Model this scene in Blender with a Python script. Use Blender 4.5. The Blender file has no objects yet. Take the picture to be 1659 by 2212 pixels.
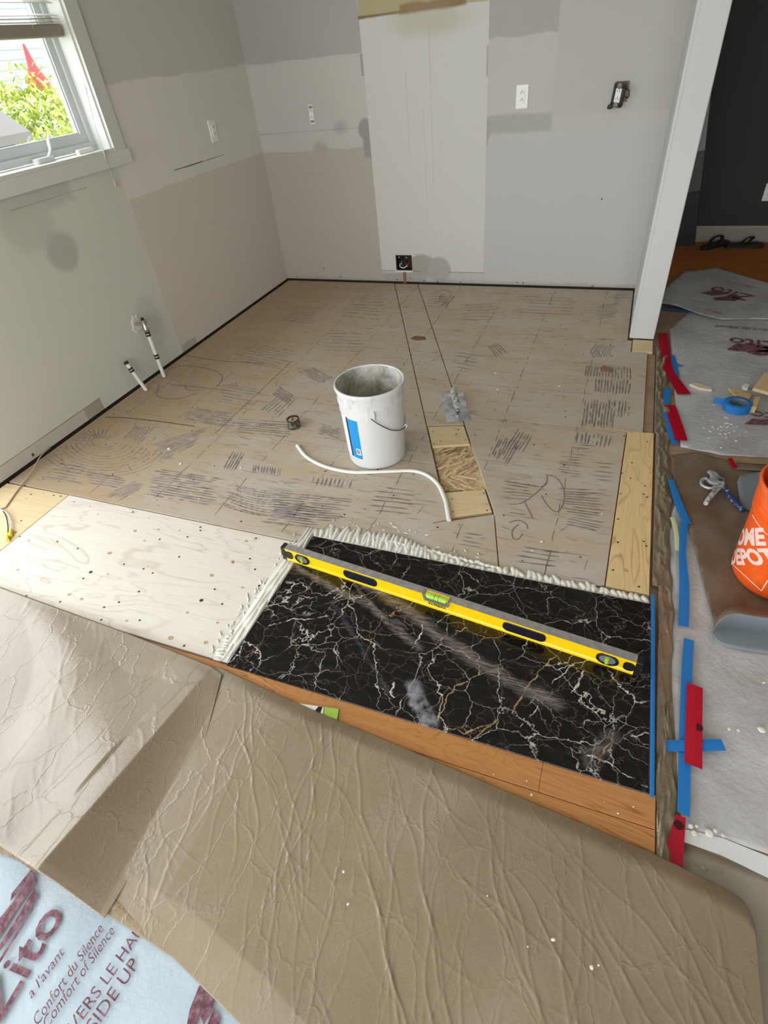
import bpy, bmesh, math, random
import numpy as np
from mathutils import Vector, Matrix

random.seed(7)
rng = np.random.default_rng(7)
scene = bpy.context.scene
COL = scene.collection
PI = math.pi

# ---------------------------------------------------------------- camera
W_, H_ = 1659.0, 2212.0
FPX = 1188.064
CAM_E = (0.864741, 0.0931765, 0.363289)
CAM_P = Vector((-0.267493, -0.702839, 1.426078))
cd = bpy.data.cameras.new('camera'); cam = bpy.data.objects.new('camera', cd); COL.objects.link(cam)
cam.location = CAM_P; cam.rotation_euler = CAM_E
cd.sensor_fit = 'VERTICAL'; cd.sensor_height = 36.0; cd.lens = FPX / H_ * 36.0
cd.clip_start = 0.02; cd.clip_end = 200
scene.camera = cam

# ---------------------------------------------------------------- sky and light
world = bpy.data.worlds.new('world'); scene.world = world; world.use_nodes = True
bg = world.node_tree.nodes['Background']
bg.inputs[0].default_value = (0.90, 0.95, 1.0, 1); bg.inputs[1].default_value = 2.6
def portal(name, loc, rot, sx, sy):
    l = bpy.data.lights.new(name, 'AREA'); l.shape = 'RECTANGLE'; l.size = sx; l.size_y = sy
    o = bpy.data.objects.new(name, l); COL.objects.link(o); o.location = loc; o.rotation_euler = rot
    l.cycles.is_portal = True
    return o
portal('window_portal', (-2.99, 1.36, 1.61), (0, -PI/2, 0), 0.94, 1.22)
portal('patio_portal', (-2.99, -0.5, 1.06), (0, -PI/2, 0), 2.0, 2.0)
portal('rear_portal', (-.75, -3.42, 1.275), (PI/2, 0, 0), 3.5, 1.95)  # covers the added opening behind the camera
vs = scene.view_settings
vs.view_transform = 'Standard'; vs.look = 'None'; vs.gamma = 1.0; vs.use_curve_mapping = False
vs.exposure = 1.42

# ---------------------------------------------------------------- pixel helpers
_R = Matrix.Rotation(CAM_E[2], 3, 'Z') @ Matrix.Rotation(CAM_E[1], 3, 'Y') @ Matrix.Rotation(CAM_E[0], 3, 'X')
def ray(u, v): return _R @ Vector(((u - W_/2)/FPX, -(v - H_/2)/FPX, -1.0))
def G(u, v, z=0.0):
    d = ray(u, v); t = (z - CAM_P.z)/d.z; return CAM_P + d*t
def OX(u, v, x):
    d = ray(u, v); return CAM_P + d*((x - CAM_P.x)/d.x)
def OY(u, v, y):
    d = ray(u, v); return CAM_P + d*((y - CAM_P.y)/d.y)
XL, YB = -2.8402, 3.4188
HF = -0.018          # hallway floor level

# ---------------------------------------------------------------- colour / nodes
def lin(c): return c/12.92 if c <= 0.04045 else ((c+0.055)/1.055)**2.4
def rgb(r, g, b): return (lin(r/255), lin(g/255), lin(b/255), 1.0)

class M:
    def __init__(s, name, rough=0.6, color=(0.5, 0.5, 0.5, 1), metal=0.0, spec=0.5):
        s.m = bpy.data.materials.new(name); s.m.use_nodes = True
        s.t = s.m.node_tree; s.b = s.t.nodes['Principled BSDF']
        s.b.inputs['Base Color'].default_value = color
        s.b.inputs['Roughness'].default_value = rough
        s.b.inputs['Metallic'].default_value = metal
        s.b.inputs['Specular IOR Level'].default_value = spec
        s._tc = None
    def n(s, ty, **kw):
        x = s.t.nodes.new(ty)
        for k, v in kw.items(): setattr(x, k, v)
        return x
    def put(s, sock, v):
        if isinstance(v, bpy.types.NodeSocket): s.t.links.new(v, sock)
        elif v is not None: sock.default_value = v
    def tc(s):
        if s._tc is None: s._tc = s.n('ShaderNodeTexCoord')
        return s._tc.outputs['Object']
    def math(s, op, a, b=None, c=None, clamp=False):
        x = s.n('ShaderNodeMath', operation=op, use_clamp=clamp)
        s.put(x.inputs[0], a); s.put(x.inputs[1], b); s.put(x.inputs[2], c); return x.outputs[0]
    def vm(s, op, a, b=None, scale=None):
        x = s.n('ShaderNodeVectorMath', operation=op); s.put(x.inputs[0], a); s.put(x.inputs[1], b)
        if scale is not None: s.put(x.inputs['Scale'], scale)
        return x.outputs['Value'] if op in ('LENGTH', 'DOT_PRODUCT', 'DISTANCE') else x.outputs[0]
    def mp(s, vec=None, scale=(1, 1, 1), rot=(0, 0, 0), loc=(0, 0, 0)):
        x = s.n('ShaderNodeMapping'); s.put(x.inputs[0], vec or s.tc())
        x.inputs['Location'].default_value = loc; x.inputs['Rotation'].default_value = rot; x.inputs['Scale'].default_value = scale
        return x.outputs[0]
    def noise(s, scale, detail=4, rough=0.55, dist=0, vec=None, out=0):
        x = s.n('ShaderNodeTexNoise'); s.put(x.inputs['Vector'], vec or s.tc())
        x.inputs['Scale'].default_value = scale; x.inputs['Detail'].default_value = detail
        x.inputs['Roughness'].default_value = rough; x.inputs['Distortion'].default_value = dist
        return x.outputs[out]
    def vor(s, scale, feature='DISTANCE_TO_EDGE', vec=None, rand=1.0, out='Distance'):
        x = s.n('ShaderNodeTexVoronoi', feature=feature); s.put(x.inputs['Vector'], vec or s.tc())
        x.inputs['Scale'].default_value = scale; x.inputs['Randomness'].default_value = rand
        return x.outputs[out]
    def rng(s, v, a, b, c=0.0, d=1.0, smooth=False):
        x = s.n('ShaderNodeMapRange', interpolation_type='SMOOTHSTEP' if smooth else 'LINEAR'); s.put(x.inputs[0], v)
        for i, q in enumerate((a, b, c, d)): s.put(x.inputs[i+1], q)
        return x.outputs[0]
    def mix(s, f, a, b, mode='MIX'):
        x = s.n('ShaderNodeMix', data_type='RGBA', blend_type=mode)
        s.put(x.inputs[0], f); s.put(x.inputs[6], a); s.put(x.inputs[7], b); return x.outputs[2]
    def ramp(s, f, stops):
        x = s.n('ShaderNodeValToRGB'); s.put(x.inputs[0], f); e = x.color_ramp.elements
        while len(e) < len(stops): e.new(0.5)
        for i, (p, c) in enumerate(stops): e[i].position = p; e[i].color = c
        return x.outputs[0]
    def sep(s, v=None):
        x = s.n('ShaderNodeSeparateXYZ'); s.put(x.inputs[0], v or s.tc()); return x.outputs
    def bump(s, h, strength=0.3, dist=0.002, nrm=None):
        x = s.n('ShaderNodeBump'); x.inputs['Strength'].default_value = strength; x.inputs['Distance'].default_value = dist
        s.put(x.inputs['Height'], h)
        if nrm: s.put(x.inputs['Normal'], nrm)
        s.put(s.b.inputs['Normal'], x.outputs[0]); return x.outputs[0]
    def color(s, v): s.put(s.b.inputs['Base Color'], v)
    def roughness(s, v): s.put(s.b.inputs['Roughness'], v)
    def seg(s, vec, a, b):                      # distance to a segment
        a = Vector(a); b = Vector(b); d = b - a
        pa = s.vm('SUBTRACT', vec, tuple(a))
        t = s.math('MULTIPLY', s.vm('DOT_PRODUCT', pa, tuple(d)), 1.0/d.length_squared, clamp=True)
        x = s.n('ShaderNodeVectorMath', operation='SCALE'); x.inputs[0].default_value = tuple(d); s.put(x.inputs['Scale'], t)
        return s.vm('LENGTH', s.vm('SUBTRACT', pa, x.outputs[0]))

# ---------------------------------------------------------------- mesh builder
class MB:
    def __init__(s): s.v = []; s.f = []
    def add(s, vs_, fs, mat=None):
        o = len(s.v)
        for p in vs_:
            p = Vector(p); s.v.append(tuple(mat @ p) if mat else tuple(p))
        s.f += [tuple(i+o for i in f) for f in fs]; return s
    def box(s, x0, x1, y0, y1, z0, z1, mat=None):
        v = [(x0, y0, z0), (x1, y0, z0), (x1, y1, z0), (x0, y1, z0), (x0, y0, z1), (x1, y0, z1), (x1, y1, z1), (x0, y1, z1)]
        return s.add(v, [(0, 3, 2, 1), (4, 5, 6, 7), (0, 1, 5, 4), (1, 2, 6, 5), (2, 3, 7, 6), (3, 0, 4, 7)], mat)
    def prism(s, poly, z0, z1, mat=None, ch=0.0):
        n = len(poly); area = sum(poly[i][0]*poly[(i+1) % n][1]-poly[(i+1) % n][0]*poly[i][1] for i in range(n))
        if area < 0: poly = poly[::-1]
        if ch > 0:
            ins = inset(poly, ch)
            v = [(p[0], p[1], z0) for p in poly]+[(p[0], p[1], z1-ch) for p in poly]+[(p[0], p[1], z1) for p in ins]
            f = [tuple(range(n-1, -1, -1)), tuple(range(2*n, 3*n))]
            for k in (0, n):
                f += [(k+i, k+(i+1) % n, k+n+(i+1) % n, k+n+i) for i in range(n)]
        else:
            v = [(p[0], p[1], z0) for p in poly]+[(p[0], p[1], z1) for p in poly]
            f = [tuple(range(n-1, -1, -1)), tuple(range(n, 2*n))]+[(i, (i+1) % n, n+(i+1) % n, n+i) for i in range(n)]
        return s.add(v, f, mat)
    def lathe(s, prof, n=40, mat=None, cap0=False, cap1=False, a0=0, a1=2*PI):
        full = abs(a1-a0-2*PI) < 1e-6; m = n if full else n+1
        v = []
        for r, z in prof:
            for i in range(m):
                a = a0+(a1-a0)*i/n; v.append((r*math.cos(a), r*math.sin(a), z))
        f = []
        for k in range(len(prof)-1):
            for i in range(n):
                j = (i+1) % m; f.append((k*m+i, k*m+j, (k+1)*m+j, (k+1)*m+i))
        if cap0: f.append(tuple(range(m-1, -1, -1)))
        if cap1: f.append(tuple((len(prof)-1)*m+i for i in range(m)))
        return s.add(v, f, mat)
    def tube(s, pts, r, n=10, flat=1.0, mat=None, cap=True):
        pts = [Vector(p) for p in pts]; L = len(pts)
        rr = r if isinstance(r, (list, tuple)) else [r]*L
        v = []; f = []; up = Vector((0, 0, 1))
        for k, p in enumerate(pts):
            t = (pts[min(k+1, L-1)]-pts[max(k-1, 0)]).normalized()
            ref = up if abs(t.dot(up)) < 0.95 else Vector((0, 1, 0))
            a = t.cross(ref).normalized(); b = a.cross(t).normalized()
            for i in range(n):
                an = 2*PI*i/n; v.append(p+a*math.cos(an)*rr[k]+b*math.sin(an)*rr[k]*flat)
        for k in range(L-1):
            for i in range(n):
                j = (i+1) % n; f.append((k*n+i, k*n+j, (k+1)*n+j, (k+1)*n+i))
        if cap: f += [tuple(range(n-1, -1, -1)), tuple((L-1)*n+i for i in range(n))]
        return s.add(v, f, mat)
    def ribbon(s, pts, w, z=None, h=0.0004):    # flat raised strip lying on a surface
        pts = [Vector((p[0], p[1], z if z is not None else p[2])) for p in pts]; L = len(pts); v = []
        for k, p in enumerate(pts):
            t = (pts[min(k+1, L-1)]-pts[max(k-1, 0)]); t.z = 0; t.normalize(); nn = Vector((-t.y, t.x, 0))
            ww = w[k] if isinstance(w, (list, tuple)) else w
            v += [p+nn*ww/2, p+nn*ww*0.25+Vector((0, 0, h)), p-nn*ww*0.25+Vector((0, 0, h)), p-nn*ww/2]
        f = []
        for k in range(L-1):
            for i in range(3): f.append((4*k+i+1, 4*k+i, 4*k+4+i, 4*k+5+i))
        return s.add(v, f)
    def grid(s, P, flip=False):                 # P[i][j] points
        a, b = len(P), len(P[0]); v = [p for row in P for p in row]; f = []
        for i in range(a-1):
            for j in range(b-1):
                q = (i*b+j, (i+1)*b+j, (i+1)*b+j+1, i*b+j+1); f.append(q[::-1] if flip else q)
        return s.add(v, f)

def inset(poly, d):
    n = len(poly); out = []
    for i in range(n):
        p0 = Vector(poly[i-1][:2]); p1 = Vector(poly[i][:2]); p2 = Vector(poly[(i+1) % n][:2])
        e1 = (p1-p0).normalized(); e2 = (p2-p1).normalized()
        n1 = Vector((-e1.y, e1.x)); n2 = Vector((-e2.y, e2.x)); b = n1+n2
        k = 1.0+n1.dot(n2)
        out.append(tuple(p1+b*(d/max(k, 0.3))))
    return out
def rrect(x0, x1, y0, y1, r, n=5):
    out = []
    for cx, cy, a in ((x1-r, y0+r, -PI/2), (x1-r, y1-r, 0), (x0+r, y1-r, PI/2), (x0+r, y0+r, PI)):
        for i in range(n+1):
            t = a+PI/2*i/n; out.append((cx+r*math.cos(t), cy+r*math.sin(t)))
    return out
def spline(pts, n=8):
    P = [Vector(p) for p in pts]; out = []
    for i in range(len(P)-1):
        p0 = P[max(i-1, 0)]; p1 = P[i]; p2 = P[i+1]; p3 = P[min(i+2, len(P)-1)]
        for k in range(n):
            t = k/n
            out.append(0.5*((2*p1)+(p2-p0)*t+(2*p0-5*p1+4*p2-p3)*t*t+(3*p1-p0-3*p2+p3)*t**3))
    out.append(P[-1]); return out

def link(name, me, mat, parent=None, loc=None, rot=None, smooth=None):
    if mat is not None: me.materials.append(mat.m if isinstance(mat, M) else mat)
    if smooth is not None:
        me.polygons.foreach_set('use_smooth', [True]*len(me.polygons))
        if smooth < 179: me.set_sharp_from_angle(angle=math.radians(smooth))
    o = bpy.data.objects.new(name, me); COL.objects.link(o)
    if loc: o.location = loc
    if rot: o.rotation_euler = rot
    if parent: o.parent = parent
    return o
def obj(name, mb, mat, parent=None, loc=None, rot=None, smooth=None, fix=False):
    me = bpy.data.meshes.new(name); me.from_pydata(mb.v, [], mb.f); me.update()
    if fix:
        bm = bmesh.new(); bm.from_mesh(me); bmesh.ops.recalc_face_normals(bm, faces=bm.faces); bm.to_mesh(me); bm.free()
    return link(name, me, mat, parent, loc, rot, smooth)
def tag(o, label, cat, group=None):
    o['label'] = label; o['category'] = cat
    if group: o['group'] = group
    return o
def thing(name, label, cat, loc=(0, 0, 0), rot=(0, 0, 0), group=None):
    o = bpy.data.objects.new(name, None); COL.objects.link(o); o.location = loc; o.rotation_euler = rot
    o.empty_display_size = 0.05
    return tag(o, label, cat, group)
def struct(name, mb, mat, smooth=None, fix=False):
    o = obj(name, mb, mat, smooth=smooth, fix=fix); o['kind'] = 'structure'; return o
def stuff(o): o['kind'] = 'stuff'; return o
def text2d(body, shear=0.0, bold=0.0, sx=1.0):
    c = bpy.data.curves.new('t', 'FONT'); c.body = body; c.size = 1.0; c.shear = shear; c.offset = bold; c.resolution_u = 3
    o = bpy.data.objects.new('t', c); COL.objects.link(o)
    dg = bpy.context.evaluated_depsgraph_get(); me = bpy.data.meshes.new_from_object(o.evaluated_get(dg))
    v = [(p.co.x*sx, p.co.y) for p in me.vertices]; f = [tuple(p.vertices) for p in me.polygons]
    bpy.data.objects.remove(o); bpy.data.curves.remove(c); bpy.data.meshes.remove(me)
    x0 = min(p[0] for p in v); v = [(p[0]-x0, p[1]) for p in v]
    return v, f

# ================================================================ MATERIALS
def wall_paint(name, base, patches, axes, nscale=6.0):
    """patches: (kind, params, colour, edge softness, wobble)"""
    m = M(name, 0.75, spec=0.3)
    X, Y, Z = m.sep(); A = {'x': X, 'y': Y, 'z': Z}; a, b = A[axes[0]], A[axes[1]]
    n1 = m.noise(nscale, 5, 0.6); n2 = m.noise(1.2, 3, 0.5)
    c = m.mix(m.rng(n2, 0.35, 0.65), base, tuple(q*0.95 for q in base[:3])+(1,))
    for kind, P, colr, soft, wob in patches:
        w = m.math('MULTIPLY', m.math('SUBTRACT', n1, 0.5), wob) if wob else None
        if kind == 'rect':
            x0, x1, y0, y1 = P
            d = m.math('MINIMUM', m.math('MINIMUM', m.math('SUBTRACT', a, x0), m.math('SUBTRACT', x1, a)),
                       m.math('MINIMUM', m.math('SUBTRACT', b, y0), m.math('SUBTRACT', y1, b)))
        else:
            x0, y0, rx, ry = P
            u = m.math('DIVIDE', m.math('SUBTRACT', a, x0), rx); v = m.math('DIVIDE', m.math('SUBTRACT', b, y0), ry)
            d = m.math('MULTIPLY', m.math('SUBTRACT', 1.0, m.math('SQRT', m.math('ADD', m.math('MULTIPLY', u, u), m.math('MULTIPLY', v, v)))), min(rx, ry))
        if w is not None: d = m.math('ADD', d, w)
        c = m.mix(m.rng(d, -soft, soft, 0, colr[3], True), c, colr[:3]+(1,))
    m.color(c)
    h = m.noise(220, 2, 0.6); h2 = m.noise(35, 3, 0.5)
    m.bump(m.math('ADD', m.math('MULTIPLY', h, 0.5), h2), 0.12, 0.002)
    return m

KW = [1.0]
def C(r, g, b, a=1.0, k=None): return tuple(q*(k or KW[0]) for q in rgb(r, g, b)[:3])+(a,)
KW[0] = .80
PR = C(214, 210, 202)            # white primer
paint_back = wall_paint('back_wall_paint', PR, [
    ('rect', (-3, -1.985, 1.395, 3), C(188, 184, 178), .004, .03),
    ('rect', (-3, -1.975, -1, 0.90), C(196, 188, 178), .006, .05),
    ('rect', (-1.205, -0.80, 1.385, 3), C(190, 187, 181), .006, .05),
    ('rect', (-0.80, 1, 1.0, 3), C(206, 203, 197), .004, .0),
    ('rect', (-1.19, 1, 0.10, 0.93), C(209, 208, 205), .10, .06),
    ('rect', (-1.22, -0.795, 0.93, 1.025), C(190, 189, 182), .012, .05),
    ('ell', (-1.215, 0.93, .05, .10), C(184, 182, 176), .012, .05),
    ('ell', (-2.01, 1.0, .055, .06), C(172, 168, 162), .01, .05),
    ('rect', (-2.035, -1.965, .84, 1.0), C(170, 167, 161), .012, .03),
    ('ell', (-2.19, 1.02, .055, .035), C(186, 178, 170, .8), .02, .05),
    ('ell', (-2.37, .905, .05, .04), C(194, 184, 176), .02, .05),
    ('rect', (-1.985, -1.19, .092, 1.553), C(226, 224, 218), .002, .0),
    ('rect', (-2.0, -1.985, 1.28, 1.39), C(176, 172, 166), .003, .01),
    ('rect', (-1.2, -1.19, 1.22, 1.36), C(190, 186, 178), .003, .01),
    ('rect', (-1.985, -1.20, 1.553, 3), C(196, 184, 146), .004, .015),
    ('rect', (-1.72, -1.32, 1.545, 1.585), C(150, 112, 72, .85), .012, .05),
    ('rect', (-1.99, -1.35, 1.548, 1.562), C(136, 104, 66, .8), .004, .012),
    ('ell', (-1.55, 1.50, .2, .05), C(206, 198, 170, .7), .05, .08),
    ('rect', (-1.708, -1.7055, .85, 1.28), C(160, 156, 146, .5), .001, .004),
    ('rect', (-1.548, -1.5455, .66, 1.48), C(160, 152, 138, .5), .001, .004),
    ('rect', (-1.600, -1.598, .45, 1.10), C(176, 172, 162, .4), .001, .004),
    ('rect', (-1.50, -1.498, .30, .95), C(206, 190, 160, .5), .002, .004),
    ('ell', (-1.655, .125, .11, .085), C(186, 180, 170), .012, .05),
    ('ell', (-1.53, .10, .09, .09), C(192, 187, 178), .012, .05),
    ('rect', (-1.99, -1.62, -1, .075), C(190, 183, 174), .006, .03),
    ('rect', (-3, 1, -1, .03), C(172, 164, 154, .6), .015, .05),
    ('rect', (-1.986, -1.66, .0905, .0935), C(110, 98, 84), .001, .002),
    ('rect', (-1.45, -1.18, .0885, .0915), C(110, 98, 84), .001, .002),
    ('rect', (-2.9, -2.05, 1.008, 1.012), C(172, 166, 156, .9), .001, .006),
    ('rect', (-2.55, -2.2, .755, .757), C(170, 160, 150, .8), .001, .006),
], 'xz')
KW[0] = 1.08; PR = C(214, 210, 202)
paint_left = wall_paint('left_wall_paint', PR, [
    ('rect', (2.0, 6, 1.40, 3), C(194, 190, 182), .006, .05),
    ('rect', (-9, 2.0, 1.2, 3), C(194, 190, 182), .006, .05),
    ('rect', (1.965, 6, -1, 0.905), C(202, 193, 183), .006, .04),
    ('rect', (-9, 1.96, -1, 1.08), C(202, 200, 190), .01, .03),
    ('rect', (1.2, 1.62, .98, 1.09), C(186, 184, 174), .02, .08),
    ('ell', (1.42, .80, .09, .085), C(178, 176, 166), .02, .08),
    ('ell', (1.30, .95, .14, .12), C(186, 184, 174, .8), .03, .08),
    ('ell', (1.80, .27, .10, .16), C(192, 190, 182, .9), .03, .08),
    ('rect', (-9, 1.245, -1, .078), C(190, 182, 170), .002, .004),
    ('rect', (1.12, 1.245, -1, .076), C(160, 152, 132, .9), .004, .02),
    ('rect', (-9, 1.248, .076, .081), C(120, 108, 92, .8), .001, .004),
    ('rect', (1.98, 2.13, -1, .058), C(176, 170, 158), .004, .02),
    ('rect', (2.5, 2.95, .962, .966), C(118, 106, 92, .9), .001, .004),
    ('rect', (1.25, 1.72, 1.012, 1.016), C(160, 152, 138, .8), .001, .01),
    ('ell', (.75, .033, .008, .01), C(70, 66, 60), .002, .006),
], 'yz')
KW[0] = .9
paint_post = wall_paint('post_paint', C(214, 214, 212), [], 'xz')
paint_dark = wall_paint('dark_paint', C(66, 64, 63), [], 'xz')
paint_ceiling = wall_paint('ceiling_paint', C(222, 220, 214, 1, 1), [], 'xz')
white_trim = M('white_trim', 0.45, rgb(212, 213, 205))
white_trim.bump(white_trim.noise(60, 3), 0.08, 0.002)
dark_base = M('dark_base_paint', 0.5, rgb(150, 142, 132))
vinyl = M('white_vinyl', 0.35, rgb(206, 211, 211))
gap_dark = M('gap_dark', 0.9, rgb(38, 30, 24))

def ply(name, c1, c2, c3, axis='x', dirt=0.0, grey=None, seed=0.0, rings=9.0, ra=.42, sx=.55, stain_and_shade=False):
    m = M(name, 0.7, spec=0.25)
    sc = (1, 9, 9) if axis == 'x' else (9, 1, 9)
    st = (2, 60, 60) if axis == 'x' else (60, 2, 60)
    loc = (seed, seed*1.7, 0)
    warp = m.noise(1.6, 3, 0.5, 0.6, m.mp(scale=sc if False else ((sx, 3.4, 1) if axis == 'x' else (3.4, sx, 1)), loc=loc))
    ring = m.math('PINGPONG', m.math('MULTIPLY', warp, rings), 0.5)
    ring = m.rng(ring, 0.0, 0.16, 1.0, 0.0, True)
    fine = m.noise(3.0, 4, 0.6, 0, m.mp(scale=st, loc=loc))
    c = m.mix(m.rng(fine, 0.3, 0.75), c1, c2)
    c = m.mix(m.math('MULTIPLY', m.math('MULTIPLY', ring, m.rng(m.noise(2.2, 3, .5), .36, .62, .1, 1)), ra), c, c3)
    big = m.noise(1.7, 4, 0.6, 0.3, m.mp(loc=loc))
    c = m.mix(m.rng(big, 0.45, 0.75, 0, 0.45), c, c2)
    if dirt:
        d = m.noise(2.6, 6, 0.65, 0.4, m.mp(scale=(1, 2.2, 1) if axis == 'x' else (2.2, 1, 1), loc=(3+seed, 1, 0)))
        c = m.mix(m.rng(d, 0.40, 0.66, 0, dirt), c, grey)
        d2 = m.noise(9, 6, 0.7, 0.2, m.mp(scale=(0.5, 3.2, 1) if axis == 'x' else (3.2, 0.5, 1), loc=(7+seed, 4, 0)))
        c = m.mix(m.rng(d2, 0.56, 0.74, 0, 0.5), c, rgb(112, 98, 84))
        if stain_and_shade:  # browner towards the left: real stain plus dimmer light painted in
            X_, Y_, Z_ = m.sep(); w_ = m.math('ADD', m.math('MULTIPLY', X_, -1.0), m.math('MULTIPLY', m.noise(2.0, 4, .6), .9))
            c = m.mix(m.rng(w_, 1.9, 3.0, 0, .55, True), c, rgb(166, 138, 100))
    m.color(c); m.bump(fine, 0.15, 0.001)
    return m
ply_old = ply('old_plywood', rgb(194, 177, 152), rgb(178, 159, 134), rgb(146, 122, 98), 'x', 0.85, rgb(190, 183, 174), 0.0, ra=.30, stain_and_shade=True)
ply_new = ply('new_plywood', rgb(226, 220, 209), rgb(214, 205, 190), rgb(186, 162, 134), 'x', seed=3.3, rings=12, ra=.55, sx=.8)
ply_new2 = ply('new_plywood_offcut', rgb(222, 200, 160), rgb(210, 186, 142), rgb(178, 142, 96), 'x', seed=8.3, rings=9)
ply_plank = ply('plywood_strip', rgb(226, 200, 150), rgb(214, 184, 130), rgb(164, 118, 66), 'y', seed=5.2, rings=14, ra=.75, sx=.9)
oak = ply('oak', rgb(190, 136, 84), rgb(172, 116, 66), rgb(128, 78, 42), 'x', seed=1.4, rings=26, ra=.7, sx=.8)
oak.roughness(0.38)
oak_dark = ply('hall_oak', rgb(178, 110, 50), rgb(160, 94, 40), rgb(110, 62, 26), 'x', seed=6.0, rings=12)
subfloor_m = ply('subfloor', rgb(176, 150, 122), rgb(150, 120, 94), rgb(110, 84, 64), 'x', 0.6, rgb(120, 104, 92), 2.0)
cut_edge = M('cut_wood_edge', 0.8, rgb(112, 74, 46))
residue = M('thinset_residue', 0.9, rgb(122, 118, 116), spec=0.1)
residue.color(residue.mix(residue.rng(residue.noise(14, 4), .35, .65), rgb(116, 108, 103), rgb(148, 143, 140)))
screw_m = M('screw_dark', 0.6, rgb(40, 34, 30))
knot_m = M('knot', 0.7); knot_m.color(knot_m.mix(knot_m.rng(knot_m.noise(90, 3), .35, .65), rgb(164, 134, 106), rgb(196, 170, 140)))
marker_m = M('marker_ink', 0.7, rgb(122, 114, 116))
joint_m = M('joint_dark', 0.9, rgb(74, 56, 42))

mortar_m = M('white_mortar', 0.6, rgb(222, 219, 210)); mortar_m.bump(mortar_m.noise(120, 4), .4, .002)
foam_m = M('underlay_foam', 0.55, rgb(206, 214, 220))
foam_m.color(foam_m.mix(foam_m.rng(foam_m.noise(6, 5, .6), .35, .7), rgb(174, 190, 202), rgb(194, 206, 214)))  # blue cast of the sky light is mixed into this base colour
foam_m.bump(foam_m.math('ADD', foam_m.noise(90, 4, .6), foam_m.math('MULTIPLY', foam_m.noise(9, 3), 2.0)), .25, .004)
foam_h = M('hall_underlay_foam', 0.5)
foam_h.color(foam_h.mix(foam_h.rng(foam_h.noise(4, 6, .65), .35, .7), rgb(172, 169, 169), rgb(200, 199, 201)))
foam_h.bump(foam_h.math('ADD', foam_h.noise(60, 4, .6), foam_h.math('MULTIPLY', foam_h.noise(8, 4, .6, 1.0), 2.5)), .35, .006)
ink_m = M('maroon_ink', 0.6)
ink_m.color(ink_m.mix(ink_m.rng(ink_m.noise(60, 4, .7), .42, .66), rgb(96, 46, 58), rgb(150, 112, 124)))
paper_m = M('floor_paper', 0.31, spec=0.75)
_p = paper_m
_pc = _p.mix(_p.rng(_p.noise(1.3, 5, .6, .4), .38, .66), rgb(152, 136, 112), rgb(128, 112, 88))
_pc = _p.mix(_p.rng(_p.noise(3.2, 5, .6, .3, _p.mp(loc=(5, 3, 0))), .52, .72, 0, .45), _pc, rgb(166, 152, 134))
_p.color(_p.mix(_p.rng(_p.noise(300, 2), .3, .7, 0, .25), _pc, rgb(112, 98, 78)))
_pv = _p.vor(11, vec=_p.vm('ADD', _p.mp(scale=(1.0, .42, 1)), _p.vm('SCALE', _p.noise(9, 4, .6, out=1), scale=.06)))
_ph = _p.math('ADD', _p.rng(_pv, 0.0, .03, 1.0, 0.0), _p.math('MULTIPLY', _p.noise(140, 4, .65), .55))
_ph = _p.math('ADD', _ph, _p.math('MULTIPLY', _p.noise(26, 5, .65, .5), 1.6))
_p.bump(_ph, .22, .0030)
paper_dark = M('hall_paper', 0.6, spec=0.3)
paper_dark.color(paper_dark.mix(paper_dark.rng(paper_dark.noise(5, 5, .6, .4), .4, .62), rgb(120, 106, 88), rgb(106, 82, 62)))
paper_dark.bump(paper_dark.noise(30, 5, .6), .3, .004)
crinkle_m = M('crinkled_film', 0.28, rgb(140, 126, 102), metal=.25, spec=0.8)
crinkle_m.bump(crinkle_m.noise(70, 5, .6, .6), .6, .004)
underside_m = M('paper_underside', 0.5, rgb(124, 132, 138))
blue_tape = M('blue_tape', 0.55, rgb(26, 116, 190)); blue_tape.bump(blue_tape.noise(200, 3), .2, .001)
red_tape = M('red_tape', 0.22, rgb(176, 14, 40)); red_tape.bump(red_tape.noise(40, 3), .3, .002)
red_dark = M('red_tape_print', 0.3, rgb(70, 8, 20))
clear_tape = M('packing_tape', 0.2, rgb(150, 128, 100), spec=.7); clear_tape.bump(clear_tape.noise(60, 4, .6, .8), .6, .004)
green_tape = M('green_tape', 0.6, rgb(150, 190, 70))

bucket_w = M('white_plastic', 0.35, rgb(228, 228, 226))
_b = bucket_w; _z = _b.sep()[2]
_bm = _b.math('MULTIPLY', _b.rng(_z, .24, .30), _b.rng(_b.noise(30, 5, .7, 0, _b.mp(scale=(1, 1, .35))), .52, .70, 0, .6))
_b.color(_b.mix(_bm, rgb(214, 214, 212), rgb(166, 164, 154)))
bucket_in = M('mortar_coating', 0.8)
bucket_in.color(bucket_in.mix(bucket_in.rng(bucket_in.noise(14, 6, .65, .4), .38, .62), rgb(150, 144, 130), rgb(206, 204, 196)))
bucket_in.bump(bucket_in.noise(30, 5, .6), .5, .006)
label_blue = M('label_blue', 0.35)
label_blue.color(label_blue.mix(label_blue.rng(label_blue.noise(40, 4, .6, 0, label_blue.mp(scale=(1, 1, 6))), .60, .66, 0, .5), rgb(20, 140, 210), rgb(120, 190, 232)))
label_black = M('label_black', 0.35, rgb(24, 26, 36))
label_white = M('label_white', 0.4, rgb(226, 228, 230))
steel = M('steel_wire', 0.35, rgb(150, 150, 150), metal=1.0)
dark_wire = M('dark_wire', 0.4, rgb(66, 60, 56), metal=.7)
orange_m = M('orange_plastic', 0.35)
orange_m.color(orange_m.mix(orange_m.rng(orange_m.noise(9, 5, .65), .52, .75, 0, .45), rgb(236, 92, 24), rgb(240, 140, 96)))
orange_in = M('orange_plastic_inside', 0.5, rgb(196, 62, 18))
logo_white = M('logo_white', 0.4, rgb(246, 206, 196))
yellow_m = M('level_yellow', 0.3, rgb(244, 200, 8)); 
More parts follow.
